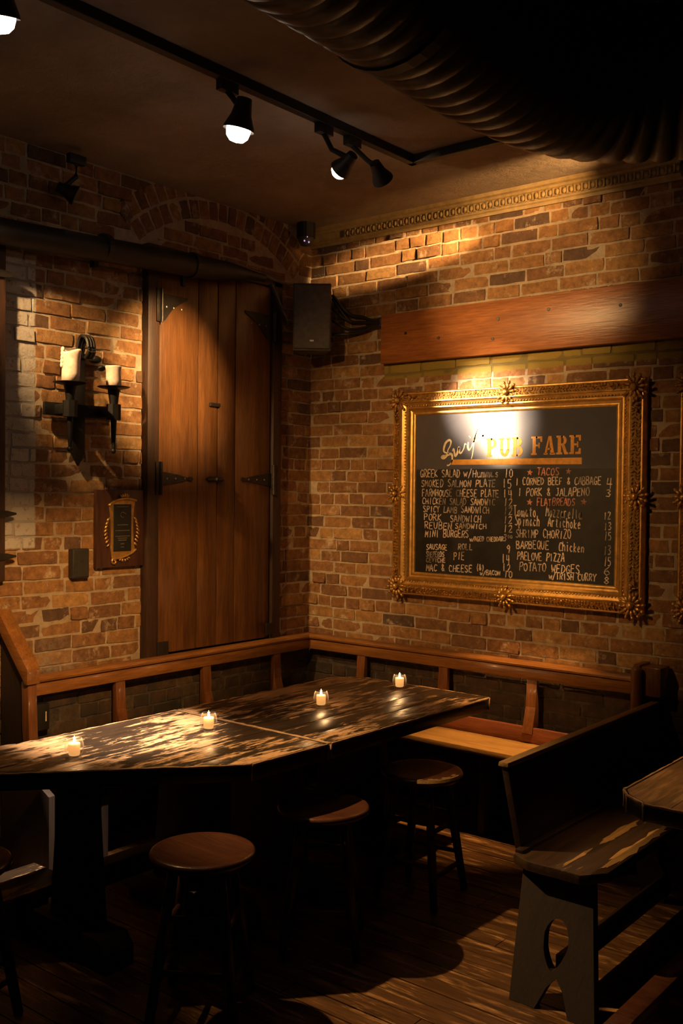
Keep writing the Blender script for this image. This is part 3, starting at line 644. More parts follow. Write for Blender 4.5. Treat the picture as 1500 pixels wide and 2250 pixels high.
TXT = [("GREEK SALAD", .844, 1.105, 1.797, 1.797, .040), ("w/Hummus", 1.125, 1.345, 1.797, 1.797, .042), ("10", 1.372, 1.430, 1.795, 1.795, .042),
 ("SMOKED SALMON PLATE", .850, 1.325, 1.745, 1.745, .038), ("15", 1.362, 1.424, 1.742, 1.742, .042), ("FARMHOUSE CHEESE PLATE", .858, 1.345, 1.692, 1.692, .038), ("14", 1.366, 1.428, 1.690, 1.690, .040),
 ("CHICKEN SALAD SANDWIC", .860, 1.325, 1.648, 1.648, .034), ("12", 1.370, 1.430, 1.646, 1.646, .038), ("SPICY LAMB SANDWICH", .866, 1.290, 1.604, 1.606, .035), ("12", 1.370, 1.430, 1.600, 1.602, .038),
 ("PORK", .872, .990, 1.560, 1.560, .036), ("SANDWICH", 1.045, 1.240, 1.556, 1.556, .036), ("12", 1.370, 1.430, 1.556, 1.556, .036), ("REUBEN", .876, 1.060, 1.514, 1.514, .036), ("SANDWICH", 1.075, 1.275, 1.520, 1.524, .028), ("12", 1.370, 1.432, 1.510, 1.510, .036),
 ("MINI BURGERS", .880, 1.165, 1.466, 1.474, .038), ("w/AGED CHEDDAR", 1.170, 1.375, 1.455, 1.462, .024), ("3", 1.372, 1.395, 1.465, 1.465, .034), ("00", 1.398, 1.430, 1.480, 1.480, .014),
 ("SAUSAGE", .888, 1.030, 1.398, 1.402, .030), ("ROLL", 1.095, 1.190, 1.408, 1.408, .032), ("9", 1.388, 1.420, 1.400, 1.400, .040), ("SHEPERDS", .888, 1.010, 1.360, 1.362, .028), ("PIE", 1.068, 1.140, 1.352, 1.352, .038), ("14", 1.364, 1.418, 1.348, 1.348, .044),
 ("CEVICHE", .890, 1.020, 1.330, 1.332, .024), ("12", 1.368, 1.425, 1.306, 1.306, .038), ("MAC & CHEESE", .890, 1.190, 1.280, 1.290, .036), ("(8)", 1.212, 1.262, 1.302, 1.302, .030), ("w/BACON", 1.235, 1.360, 1.278, 1.284, .024), ("10", 1.378, 1.435, 1.274, 1.274, .034),
 ("1 CORNED BEEF & CABBAGE", 1.440, 1.915, 1.756, 1.762, .036), ("4", 1.935, 1.975, 1.742, 1.742, .056), ("1 PORK & JALAPENO", 1.455, 1.855, 1.700, 1.704, .038), ("3", 1.935, 1.968, 1.704, 1.704, .036),
 ("Tomato", 1.432, 1.565, 1.596, 1.594, .050), ("Mozzarella", 1.615, 1.815, 1.598, 1.590, .050), ("12", 1.925, 1.968, 1.592, 1.592, .036), ("Spinach", 1.440, 1.585, 1.548, 1.548, .050), ("Artichoke", 1.628, 1.810, 1.548, 1.542, .046), ("13", 1.928, 1.972, 1.540, 1.540, .036),
 ("SHRIMP CHORIZO", 1.445, 1.760, 1.486, 1.490, .042), ("15", 1.930, 1.972, 1.490, 1.490, .040), ("BARBEQUE", 1.450, 1.640, 1.430, 1.432, .040), ("Chicken", 1.690, 1.830, 1.428, 1.424, .046), ("13", 1.928, 1.972, 1.420, 1.420, .044),
 ("PAELOVE PIZZA", 1.456, 1.725, 1.370, 1.374, .040), ("15", 1.930, 1.972, 1.365, 1.365, .044), ("POTATO WEDGES", 1.468, 1.810, 1.316, 1.320, .040), ("6", 1.930, 1.974, 1.322, 1.322, .044), ("w/IRISH CURRY", 1.638, 1.895, 1.282, 1.288, .034), ("8", 1.932, 1.968, 1.280, 1.280, .036)]
for t in TXT: write(*t)
for t in (("*", 1.506, 1.538, 1.806, 1.806, .030), ("TACOS", 1.562, 1.690, 1.806, 1.808, .036), ("*", 1.722, 1.752, 1.810, 1.810, .030), ("*", 1.506, 1.540, 1.654, 1.654, .030), ("FLATBREADS", 1.565, 1.778, 1.652, 1.656, .036), ("*", 1.805, 1.838, 1.660, 1.660, .030)):
    write(*t, mat='chalk_red')
# painted titles
def thick(strokes, mat, name, yy=-.0348):
    bm = NB()
    for pts, wd in strokes: 
        q = [(v.x, v.z) for v in bez([(a, 0, b) for a, b in pts], 7)]; n = len(q)
        ribbon(bm, q, [wd * (.45 + .55 * math.sin(math.pi * min(1, (i + .8) / (n * .8)))) for i in range(n)], yy)
    me = bpy.data.meshes.new(name); bm.to_mesh(me); bm.free(); return W(link_mesh(name, me, mat, mb), mb)
sw = [([(1.010, 1.916), (.990, 1.912), (.985, 1.904), (1.000, 1.902), (1.020, 1.918), (1.045, 1.922), (1.052, 1.905), (1.048, 1.878), (1.030, 1.862), (1.018, 1.862)], .015), ([(1.030, 1.925), (1.000, 1.935), (.998, 1.958), (1.010, 1.985), (1.030, 1.998), (1.042, 1.990), (1.038, 1.968), (1.022, 1.940), (1.030, 1.925)], .013),
      ([(1.052, 1.938), (1.060, 1.950), (1.066, 1.925), (1.072, 1.912), (1.085, 1.930), (1.094, 1.958), (1.096, 1.935), (1.106, 1.926), (1.124, 1.950), (1.130, 1.975), (1.140, 1.972)], .013), ([(1.152, 1.985), (1.150, 1.958), (1.158, 1.942), (1.172, 1.958)], .013), ([(1.160, 2.010), (1.164, 2.014)], .017),
      ([(1.172, 1.958), (1.205, 2.035), (1.215, 2.050), (1.205, 2.052), (1.192, 2.010), (1.180, 1.925), (1.172, 1.895)], .013), ([(1.180, 1.985), (1.225, 1.995)], .010), ([(1.250, 2.050), (1.236, 1.985), (1.240, 1.965), (1.262, 1.985)], .013), ([(1.222, 2.012), (1.275, 2.022)], .010)]
thick(sw, 'title_cream', 'title_script')
def slab(letter, x, z, w_, h):
    """bold slab serif capitals as filled polygons/ribbons on unit box"""
    bm = bmf; T = .30
    def R(a, b, c, d): 
        v = [bm.verts.new((x + p * w_, -.0349, z + q * h)) for p, q in ((a, b), (c, b), (c, d), (a, d))]; bm.faces.new(v)
    def Pg(pts): bm.faces.new([bm.verts.new((x + p * w_, -.0349, z + q * h)) for p, q in pts])
    def Arc(cx, cz, rx, rz, a0, a1, tx, tz, n=12):
        o = []; i_ = []
        for k in range(n + 1):
            t = math.radians(a0 + (a1 - a0) * k / n); o.append(bm.verts.new((x + (cx + rx * math.cos(t)) * w_, -.0349, z + (cz + rz * math.sin(t)) * h))); i_.append(bm.verts.new((x + (cx + (rx - tx) * math.cos(t)) * w_, -.0349, z + (cz + (rz - tz) * math.sin(t)) * h)))
        for k in range(n): bm.faces.new((o[k], o[k + 1], i_[k + 1], i_[k]))
    s = .10
    if letter in 'PBRFE': R(.12, s, .12 + T, 1 - s); R(0, 0, .52, s); R(0, 1 - s, .55, 1)
    if letter == 'P': Arc(.5, .72, .42, .28, -90, 90, .26, .12); R(.42, .44, .5, .56); R(.42, .88, .5, 1)
    if letter == 'R': Arc(.5, .74, .40, .26, -90, 90, .26, .10); R(.42, .48, .5, .58); R(.42, .90, .5, 1); Pg([(.45, .5), (.72, .5), (.95, .1), (1.05, .1), (1.05, 0), (.72, 0)])
    if letter == 'B': Arc(.5, .76, .38, .24, -90, 90, .26, .10); Arc(.5, .27, .46, .27, -90, 90, .28, .10); R(.42, .44, .5, .56); R(.42, .90, .5, 1); R(.42, 0, .5, .1)
    if letter in 'FE': R(.42, .88, 1, 1); Pg([(.84, .70), (1, .70), (1, .9), (.80, .9)]); R(.42, .46, .72, .56); Pg([(.66, .36), (.78, .36), (.78, .66), (.66, .66)])
    if letter == 'E': R(.42, 0, 1, .12); Pg([(.84, .30), (1, .30), (1, .1), (.78, .1)])
    if letter == 'A': Pg([(.08, .05), (.26, .05), (.50, .85), (.42, 1)]); Pg([(.42, 1), (.50, .80), (.62, .05), (.95, .05), (.68, 1)]); R(.28, .26, .66, .36); R(0, 0, .36, .09); R(.56, 0, 1.05, .09)
    if letter == 'U': R(.10, .34, .38, .92); R(.72, .34, .90, .92); Arc(.5, .36, .40, .36, 180, 360, .28, .16); R(0, .9, .48, 1); R(.62, .9, 1.0, 1)
for word, xs, z, wl_, hh in (('PUB', 1.262, 1.904, .068, .098), ('FARE', 1.528, 1.910, .062, .094)):
    bmf = NB()
    for k, ch in enumerate(word): slab(ch, xs + k * (wl_ + .0085), z + k * .0005, wl_, hh)
    me = bpy.data.meshes.new('title_word'); bmf.to_mesh(me); bmf.free(); W(link_mesh('title_word', me, 'title_gold', mb), mb)
bm = NB(); v = [bm.verts.new(p) for p in ((1.045, -.0348, 1.864), (1.808, -.0348, 1.861), (1.808, -.0348, 1.894), (1.045, -.0348, 1.892))]; bm.faces.new(v)
me = bpy.data.meshes.new('title_bar'); bm.to_mesh(me); bm.free(); W(link_mesh('title_bar', me, 'title_gold', mb), mb)
# ------------------------------------------------------------------ sconce, candles
sc = empty('wall_sconce', (0.0, -1.70, 1.85), label='black iron double candle sconce on the left brick wall', cat='sconce')
def g_(name, bm, mat, sm='auto'): return W(obj(name, bm, mat, sc, sm), sc)
bm = NB(); prism(bm, [(-1.738, 2.36), (-1.738, 1.885), (-1.700, 1.823), (-1.664, 1.885), (-1.664, 2.36)], .006, .022, .002, lambda c: (c.z, c.x, c.y)); g_('back_plate', bm, 'iron')
bm = NB(); P_ = bez([(.02, -1.700, 2.34), (.05, -1.700, 2.43), (.10, -1.70, 2.42), (.115, -1.70, 2.36), (.09, -1.70, 2.33)], 6)
for s in (-.016, 0, .016): tube(bm, [q + Vector((0, s, 0)) for q in P_], .009, 6)
blob(bm, (.05, -1.63, 2.335), (.03, .035, .02), None, 2); blob(bm, (.06, -1.60, 2.295), (.02, .02, .015), None, 2); g_('scroll_top', bm, 'iron')
bm = NB(); box(bm, .020, .040, -1.90, -1.50, 2.055, 2.115, .003); g_('cross_bar', bm, 'iron')
for yy, rr, hh in ((-1.828, .021, .135), (-1.580, .021, .105)):
    z0 = 2.198
    bm = NB(); box(bm, .03, .14, yy - .02, yy + .02, 2.06, 2.105, .003); tube(bm, [(.13, yy, 2.045), (.13, yy, 2.12)], .034, 8); g_('clamp', bm, 'iron')
    bm = NB(); lathe(bm, [(0, 1.905), (.008, 1.905), (.011, 1.96), (.016, 2.08), (.022, 2.14), (.027, 2.175), (.030, z0 - .004), (0, z0 - .004)], (.13, yy, 0), 14); g_('stem', bm, 'iron')
    bm = NB(); blob(bm, (.13, yy, 1.897), (.013, .013, .013), None, 2); g_('ball_tip', bm, 'iron', True)
    bm = NB(); lathe(bm, [(0, z0 - .008), (.03, z0 - .008), (.066, z0), (.078, z0 + .005), (.076, z0 + .007), (.06, z0 + .002), (0, z0)], (.13, yy, 0), 24); g_('drip_pan', bm, 'iron')
def wallcandle(yy, r, h, label, lean, melt):
    c = empty('candle', (.13, yy, 2.200), label=label, cat='candle'); rnd = random.Random(int(h * 1000))
    bm = NB(); n = 22; prof = [(r * .98, 0), (r * 1.0, h * .3), (r * .97, h * .7), (r * 1.0, h * .84), (r * 1.06, h * .93), (r * 1.02, h), (r * .8, h - .006), (r * .4, h - .012), (.0, h - .012)]
    lathe(bm, prof, (0, 0, 0), n)
    for v in bm.verts:
        a = math.atan2(v.co.y, v.co.x)
        if v.co.z > h * .8: v.co.z += melt * .5 * math.sin(a * 2 + 1) * .5; v.co.xy *= 1 + .05 * math.sin(a * 3)
        v.co.y += lean * v.co.z
    if melt > .01:
        for q in range(5): blob(bm, (-.0 + r * .5 * math.cos(3.9) , -r * .95 - q * .001 + lean * h, h * (1.0 - q * .12) + .004), (.010, .009, .014), None, 2)
    obj('wax', bm, 'wax', c, True)
    bm = NB(); tube(bm, [(0, lean * h, h - .014), (.002, lean * h + .002, h + .004)], .0015, 6); obj('wick', bm, 'blackpaint', c)
wallcandle(-1.828, .041, .148, 'taller melted white candle on the left pan of the sconce', .06, .03)
wallcandle(-1.580, .036, .103, 'shorter white candle on the right pan of the sconce', -.04, .004)
# ------------------------------------------------------------------ plaque
pq = empty('award_plaque', (0.0, -1.447, 1.33), label='dark wooden award plaque with gilt scroll border beside the shutter', cat='plaque')
def q_(name, bm, mat, sm='auto'): return W(obj(name, bm, mat, pq, sm), pq)
bm = NB(); box(bm, .006, .030, -1.602, -1.310, 1.328, 1.712, .005); q_('wood_back', bm, 'plaque_wood')
PY = -1.452
def pq_poly(pts, d0, d1, bev=0): 
    bm = NB(); prism(bm, [(PY + a, 1.52 + b) for a, b in pts], d0, d1, bev, lambda c: (c.z, c.x, c.y)); return bm
out = [(-.060, -.155), (-.070, -.10), (-.066, -.02), (-.070, .07), (-.080, .118), (-.04, .138), (0, .146), (.04, .146), (.082, .140), (.074, .10), (.068, .02), (.070, -.07), (.084, -.112), (.05, -.132), (0, -.148), (-.03, -.152)]
q_('scroll_panel', pq_poly(out, .030, .038, .002), 'brass')
def pqtube(pts, r, name='scroll_edge'):
    bm = NB(); tube(bm, bez([(.040, PY + a, 1.52 + b) for a, b in pts], 5), r, 7); q_(name, bm, 'brass', True)
pqtube([(-.084, .114), (-.045, .136), (0, .146), (.04, .147), (.086, .138)], .0065); pqtube([(.086, -.106), (.055, -.126), (0, -.144), (-.03, -.148), (-.058, -.150), (-.064, -.165), (-.048, -.172), (-.040, -.160), (-.052, -.155)], .0055)
bm = NB(); box(bm, .038, .042, PY - .054, PY + .054, 1.407, 1.640, .001); q_('name_plate', bm, 'blackpaint')
for s in (-1, 1):
    for k in range(8):
        t = k / 7; bm = NB(); blob(bm, (.036, PY + s * (.084 + .016 * math.sin(math.pi * t)), 1.47 + .125 * t - .03), (.006, .016, .0065), Matrix.Rotation(s * -.75, 3, 'X')); q_('laurel_leaf', bm, 'brass', True)
for k in range(5):
    a = math.radians(40 + 25 * k); bm = NB(); blob(bm, (.038, PY + .015 + .026 * math.cos(a), 1.668 + .018 * math.sin(a)), (.006, .0055, .013), Matrix.Rotation(math.pi / 2 - a, 3, 'X') if False else Matrix.Rotation(a - math.pi / 2, 3, 'X')); q_('crest_leaf', bm, 'brass', True)
for k in range(6):
    a = math.radians(200 + 28 * k); bm = NB(); blob(bm, (.038, PY + .010 + .034 * math.cos(a), 1.378 + .016 * math.sin(a)), (.007, .010, .006), Matrix.Rotation(a, 3, 'X')); q_('crest_leaf', bm, 'brass', True)
bm = NB()
for z, wd, n in ((1.628, .075, 15), (1.538, .066, 12), (1.510, .088, 16), (1.482, .090, 20), (1.472, .060, 12), (1.462, .050, 11), (1.444, .024, 5), (1.428, .022, 4)):
    for k in range(n):
        a = PY - wd / 2 + wd * k / n; box(bm, .0420, .0425, a, a + wd / n * .6, z - .0022, z + .0022)
W(tag(obj('engraving', bm, 'engrave', pq), 'faint engraved lines', kind='stuff'), pq)
bm = NB(); ring = [(PY + .013 * math.cos(t * math.pi / 6), 1.588 + .013 * math.sin(t * math.pi / 6)) for t in range(1, 11)]
tube(bm, [(.0422, a, b) for a, b in ring], .0018, 5); tube(bm, [(.0422, PY + .011, 1.596), (.0422, PY + .019, 1.592)], .0015, 5); q_('emblem', bm, 'engrave')
# ------------------------------------------------------------------ junction boxes
jb = empty('junction_box', (0, -1.695, 1.285), label='small chipped black metal box on the bricks left of the plaque', cat='box')
bm = NB(); box(bm, .0, .038, -1.742, -1.648, 1.288, 1.428, .005); W(obj('housing', bm, 'box_worn', jb, 'auto'), jb)
bm = NB(); box(bm, .038, .041, -1.735, -1.655, 1.294, 1.422, .001); blob(bm, (.041, -1.695, 1.372), (.003, .012, .006)); W(obj('cover', bm, 'box_worn', jb), jb)
ob = empty('outlet_box', (0, -1.93, .60), label='black outlet box on the wall below the bench rail at the left', cat='box')
bm = NB(); box(bm, .0, .055, -1.975, -1.880, .60, .722, .004); W(obj('housing', bm, 'blackpaint', ob, 'auto'), ob)
bm = NB(); box(bm, .055, .0575, -1.902, -1.897, .64, .685); W(obj('label_strip', bm, 'wax', ob), ob)
# ------------------------------------------------------------------ corner bench
cb = empty('corner_bench', (.2, -.2, 0), label='fixed orange-brown wooden corner bench with open rail back along both brick walls', cat='bench')
def c_(name, bm, mat, sm='auto'): return W(obj(name, bm, mat, cb, sm), cb)
# rails: board + rounded cap
bm = NB(); box(bm, .038, .075, -2.06, -.042, .768, .828, .004); c_('back_rail', bm, 'rail_y')
bm = NB(); box(bm, .042, 2.135, -.075, -.038, .768, .828, .004); c_('back_rail', bm, 'rail_x')
def caprail(pts, mat):
    bm = NB(); pr = [(-.030, 0), (-.028, .010), (-.014, .022), (.010, .024), (.028, .016), (.034, .004), (.030, -.006), (-.028, -.006)]; rings = []
    for (x, yy, nx, ny) in pts: rings.append([bm.verts.new((x + nx * a, yy + ny * a, .838 + b)) for a, b in pr])
    for r0, r1 in zip(rings, rings[1:]):
        for k in range(len(pr)): bm.faces.new((r0[k], r0[(k + 1) % len(pr)], r1[(k + 1) % len(pr)], r1[k]))
    bm.faces.new(rings[0]); bm.faces.new(rings[-1]); c_('rail_cap', bm, mat)
caprail([(.058, -2.06, 1, 0), (.058, -.058, 1, -1)], 'rail_y'); caprail([(.058, -.058, 1, -1), (2.135, -.058, 0, -1)], 'rail_x')
for yy in (-1.481, -.901, -.348):
    bm = NB(); prism(bm, [(.042, .775), (.042, .53), (.10, .50), (.115, .50), (.075, .63), (.068, .775)], yy - .028, yy + .028, .002, lambda c: (c.x, c.z, c.y)); c_('back_post', bm, 'rail_z')
for x in (.467, 1.031, 1.568):
    bm = NB(); prism(bm, [(-.042, .775), (-.042, .53), (-.10, .50), (-.115, .50), (-.075, .63), (-.068, .775)], x - .028, x + .028, .002, lambda c: (c.z, c.x, c.y)); c_('back_post', bm, 'rail_z')
# risers and seats
bm = NB(); box(bm, .078, .100, -2.05, -.10, .452, .530, .003); c_('seat_riser', bm, 'riser')
bm = NB(); box(bm, .10, 2.135, -.100, -.078, .452, .530, .003); c_('seat_riser', bm, 'riser')
bm = NB(); prism(bm, [(.02, -2.05), (.36, -2.05), (.36, -.36), (.02, -.02)], .418, .450, .004); c_('seat_board', bm, 'seat_y')
bm = NB(); prism(bm, [(.02, -.02), (.362, -.362), (2.135, -.362), (2.135, -.02)], .418, .450, .004); c_('seat_board', bm, 'seat_x')
for yy in (-1.75, -.95):
    bm = NB(); box(bm, .03, .30, yy - .02, yy + .02, 0, .418, .003); c_('bench_support', bm, 'black_wood')
for x in (.62, 1.42):
    bm = NB(); box(bm, x - .02, x + .02, -.30, -.03, 0, .418, .003); c_('bench_support', bm, 'black_wood')
# right end panel with rounded front edge, left end panel with sloped arm
bm = NB(); prism(bm, [(-.02, 0), (-.02, .925), (-.135, .925), (-.150, .915), (-.156, .895), (-.156, .50), (-.37, .44), (-.37, 0)], 2.135, 2.168, .004, lambda c: (c.z, c.x, c.y)); c_('end_panel', bm, 'rail_z')
bm = NB(); tube(bm, [(2.158, -.158, .0), (2.158, -.158, .90)], .026, 14); blob(bm, (2.158, -.158, .90), (.026, .026, .02), None, 2)
box(bm, 2.166, 2.262, -.13, -.02, .78, .915, .004); c_('end_moulding', bm, 'rail_z')
bm = NB(); prism(bm, [(.012, 0), (.012, 1.10), (.06, 1.05), (.215, .855), (.235, .66), (.265, .45), (.38, .40), (.38, 0)], -2.105, -2.075, .003, lambda c: (c.x, c.z, c.y)); c_('end_panel', bm, 'black_wood')
bm = NB(); prism(bm, [(.180, .87), (.232, .87), (.240, .66), (.262, .46), (.215, .46), (.190, .66)], -2.112, -2.068, .003, lambda c: (c.x, c.z, c.y)); c_('end_post', bm, 'rail_z')
bm = NB(); d = Vector((.245 - (-.0), 0, .925 - 1.185)); 
prism(bm, [(.012, 1.172), (.245, .930), (.245, .862), (.225, .862), (.012, 1.09)], -2.125, -2.058, .004, lambda c: (c.x, c.z, c.y)); c_('arm_rest', bm, 'rail_x')
# ------------------------------------------------------------------ pub tables
def plank_table(name, poly, ztop, th, wplank, mats, label, x_off=0.0, root=None):
    t = empty(name, (sum(p[0] for p in poly) / len(poly), sum(p[1] for p in poly) / len(poly), 0), label=label, cat='table')
    x0 = min(p[0] for p in poly); x1 = max(p[0] for p in poly); n = max(1, round((x1 - x0) / wplank)); wdt = (x1 - x0) / n
    for k in range(n):
        p = clip(clip(poly, 0, x0 + wdt * (k + 1) - .0008, True), 0, x0 + wdt * k + .0008, False)
        if len(p) < 3: continue
        bm = NB(); prism(bm, p, ztop - th, ztop, .0035); W(obj('tabletop_plank', bm, mats[0], t, 'auto'), t)
    # thick dark edge band with worn lip
    cx, cy = t.location.x, t.location.y
    bm = NB(); a = []; b = []; c = []
    return t
def edge_band(t, poly, ztop, th, mat, proud=.008):
    n = len(poly); nrm = []
    area = sum(poly[i][0] * poly[(i + 1) % n][1] - poly[(i + 1) % n][0] * poly[i][1] for i in range(n)); sg = 1 if area > 0 else -1
    off = []
    for i in range(n):
        p0, p1, p2 = Vector(poly[i - 1]), Vector(poly[i]), Vector(poly[(i + 1) % n])
        d1 = (p1 - p0).normalized(); d2 = (p2 - p1).normalized(); n1 = Vector((d1.y, -d1.x)) * sg; n2 = Vector((d2.y, -d2.x)) * sg
        m_ = (n1 + n2).normalized(); off.append((p1, m_ / max(.5, m_.dot(n1))))
    for i in range(n):
        j = (i + 1) % n; (pa, na), (pb, nb) = off[i], off[j]
        d = (pb - pa).normalized(); 
        q = [pa + d * .0015, pb - d * .0015, pb + nb * proud - d * .0015, pa + na * proud + d * .0015]
        bm = NB(); prism(bm, [(v.x, v.y) for v in q], ztop - th, ztop + .0004, .004); W(obj('edge_board', bm, mat, t, 'auto'), t)
        rl = random.Random(i + n * 7); A_ = Vector((q[3].x, q[3].y, ztop - .0035)); B_ = Vector((q[2].x, q[2].y, ztop - .0035)); bm = NB(); m__ = max(2, int((B_ - A_).length / .03))
        tube(bm, [A_.lerp(B_, k / m__) + Vector((0, 0, rl.uniform(-.0012, .0008))) for k in range(m__ + 1)], [rl.uniform(.0034, .0066) for _ in range(m__ + 1)], 6)
        tube(bm, [A_ + Vector((0, 0, .001)), A_ - Vector((0, 0, th * .5)), A_ - Vector((0, 0, th - .006))], [.006, .003, .0045], 6)
        W(tag(obj('worn_edge', bm, 'table_lip', t, True), 'bare wood along the rubbed edge, tone lifted as a highlight'), t)
def trestle(t, yy, x0, x1, ztop, mat='black_wood'):
    bm = NB(); prism(bm, [(x0 + .10, 0), (x0 + .16, ztop), (x1 - .16, ztop), (x1 - .10, 0)], yy - .03, yy + .03, .004, lambda c: (c.x, c.z, c.y)); W(obj('trestle_leg', bm, mat, t, 'auto'), t)
    bm = NB(); prism(bm, [(x0, 0), (x0, .07), (x0 + .04, .115), (x1 - .04, .115), (x1, .07), (x1, 0)], yy - .065, yy + .065, .006, lambda c: (c.x, c.z, c.y)); W(obj('trestle_foot', bm, mat, t, 'auto'), t)
    bm = NB(); box(bm, x0 + .06, x1 - .06, yy - .04, yy + .04, ztop - .06, ztop, .004); W(obj('cross_bearer', bm, mat, t, 'auto'), t)
TA = [(.69, -.600), (.80, -.480), (1.553, -.480), (1.541, -1.626), (.672, -1.626)]
ta = plank_table('pub_table', TA, .74, .064, .155, ('table',), 'long black table with worn patches, its square end toward the menu board'); edge_band(ta, TA, .74, .064, 'table_edge')
trestle(ta, -.82, .68, 1.34, .676); trestle(ta, -1.42, .68, 1.34, .676)
bm = NB(); box(bm, .97, 1.05, -1.42, -.82, .22, .30, .004); W(obj('stretcher', bm, 'black_wood', ta, 'auto'), ta)
TB = [(.672, -1.658), (1.540, -1.658), (1.522, -2.050), (.958, -2.700), (.70, -2.85), (.672, -2.70)]
TBc = [(.672, -1.658), (1.540, -1.658), (1.522, -2.050), (.958, -2.700), (.60, -2.700), (.672, -2.45)]
tb = plank_table('pub_table', TBc, .74, .064, .155, ('table',), 'worn black table with cut corner in the left foreground, under the brightest light'); edge_band(tb, TBc, .74, .064, 'table_edge')
trestle(tb, -1.86, .69, 1.34, .676); trestle(tb, -2.36, .69, 1.18, .676)
bm = NB(); box(bm, .90, .98, -2.36, -1.86, .22, .30, .004); W(obj('stretcher', bm, 'black_wood', tb, 'auto'), tb)
fb = empty('foot_bench', (.57, -2.6, 0), label='low worn black bench on the floor under the left table', cat='bench')
bm = NB(); box(bm, .40, .66, -3.3, -2.19, .10, .15, .006); W(obj('seat', bm, 'table', fb, 'auto'), fb)
for yy in (-2.3, -3.1):
    bm = NB(); box(bm, .44, .62, yy - .03, yy + .03, 0, .10, .004); W(obj('leg', bm, 'black_wood', fb, 'auto'), fb)
# right-hand table
TR = [(2.672, -.20), (2.672, -1.455), (2.700, -1.500), (2.775, -1.555), (3.30, -1.555), (3.42, -1.44), (3.42, -.20)]
tr = plank_table('pub_table', TR, .74, .06, .19, ('right_table',), 'brown table with rounded cut corner at the right edge of the room'); edge_band(tr, TR, .74, .06, 'table_edge', .008)
trestle(tr, -1.25, 2.85, 3.25, .68); trestle(tr, -.5, 2.85, 3.25, .68)
bm = NB(); box(bm, 2.775, 2.84, -2.0, -.4, .10, .15, .004); box(bm, 2.79, 2.86, -1.28, -1.22, .04, .12); W(obj('foot_rail', bm, 'stool', tr, 'auto'), tr)
# ------------------------------------------------------------------ pew
pw = empty('pew', (2.4, -.8, 0), label='dark high-backed pew with worn paint on its seat, right of the stools', cat='pew')
def p_(name, bm, mat, sm='auto'): return W(obj(name, bm, mat, pw, sm), pw)
bm = NB(); prism(bm, [(2.205, .735), (2.232, .735), (2.305, .40), (2.278, .40)], -1.470, -.01, .003, lambda c: (c.x, c.z, c.y)); p_('back_panel', bm, 'pew')
bm = NB(); prism(bm, [(2.196, .735), (2.240, .735), (2.238, .752), (2.200, .752)], -1.478, -.01, .003, lambda c: (c.x, c.z, c.y)); W(tag(obj('back_cap', bm, 'wear', pw, 'auto'), 'orange top edge, light put into its colour'), pw)  # bright tone stands for lamplight along the top edge
bm = NB(); prism(bm, [(2.285, -.01), (2.285, -1.515), (2.355, -1.550), (2.555, -1.550), (2.618, -1.470), (2.618, -.01)], .415, .450, .006); p_('seat', bm, 'pew_seat')
bm = NB(); box(bm, 2.283, 2.315, -1.50, -.01, .448, .462, .003); p_('seat_batten', bm, 'pew')
def wear(pts, z=.4508, root=pw):
    bm = NB(); prism(bm, pts, z, z + .0006); W(tag(obj('worn_patch', bm, 'wear', root), 'patch where the paint has worn to bare wood'), root)
rw = random.Random(4)
def ragged(cx, cy, lx, ly, n=16):
    return [(cx + math.cos(2 * math.pi * k / n) * lx * rw.uniform(.45, 1.15), cy + math.sin(2 * math.pi * k / n) * ly * rw.uniform(.75, 1.1)) for k in range(n)]
wear(ragged(2.482, -1.06, .024, .17, 26)); wear(ragged(2.476, -1.40, .010, .12, 20)); wear(ragged(2.588, -1.13, .026, .32, 40))
bm = NB(); bm2 = []
def endleg(yb, yt, name='end_leg'):
    """splayed plank leg with leaf-shaped hole and arched foot notch, built in (x,z) then sheared in y"""
    zc = .19; pts_o = [(2.315, .415), (2.575, .415), (2.655, 0), (2.56, 0), (2.53, .07), (2.50, .105), (2.47, .07), (2.44, 0), (2.345, 0)]
    hole = []
    for k in range(20):
        t = 2 * math.pi * k / 20; r = 1 - .0 * math.cos(t); hx = .047 * math.sin(t) * (1.0 if math.cos(t) > 0 else .92); hz = .075 * math.cos(t) if math.cos(t) > 0 else .085 * math.cos(t)
        if math.cos(t) < 0: hx *= 1 - .45 * (-math.cos(t)) ** 2
        hole.append((2.478 + hx, .205 + hz))
    bm = NB(); 
    import mathutils
    from mathutils.geometry import tessellate_polygon
    polys = [[Vector((x, z, 0)) for x, z in pts_o], [Vector((x, z, 0)) for x, z in hole]]
    tris = tessellate_polygon(polys); allp = pts_o + hole
    y_at = lambda z: yt + (yb - yt) * (1 - z / .415)
    A = [bm.verts.new((x, y_at(z) - .018, z)) for x, z in allp]; B = [bm.verts.new((x, y_at(z) + .018, z)) for x, z in allp]
    for tr_ in tris: bm.faces.new([A[i] for i in tr_]); bm.faces.new([B[i] for i in reversed(tr_)])
    for base, n in ((0, len(pts_o)), (len(pts_o), len(hole))):
        for i in range(n): j = (i + 1) % n; bm.faces.new((A[base + i], A[base + j], B[base + j], B[base + i]))
    p_(name, bm, 'black_wood', False)
endleg(-1.62, -1.475); endleg(-.50, -.60)
bm = NB(); box(bm, 2.46, 2.50, -1.53, -.58, .08, .15, .004); p_('stretcher', bm, 'pew')
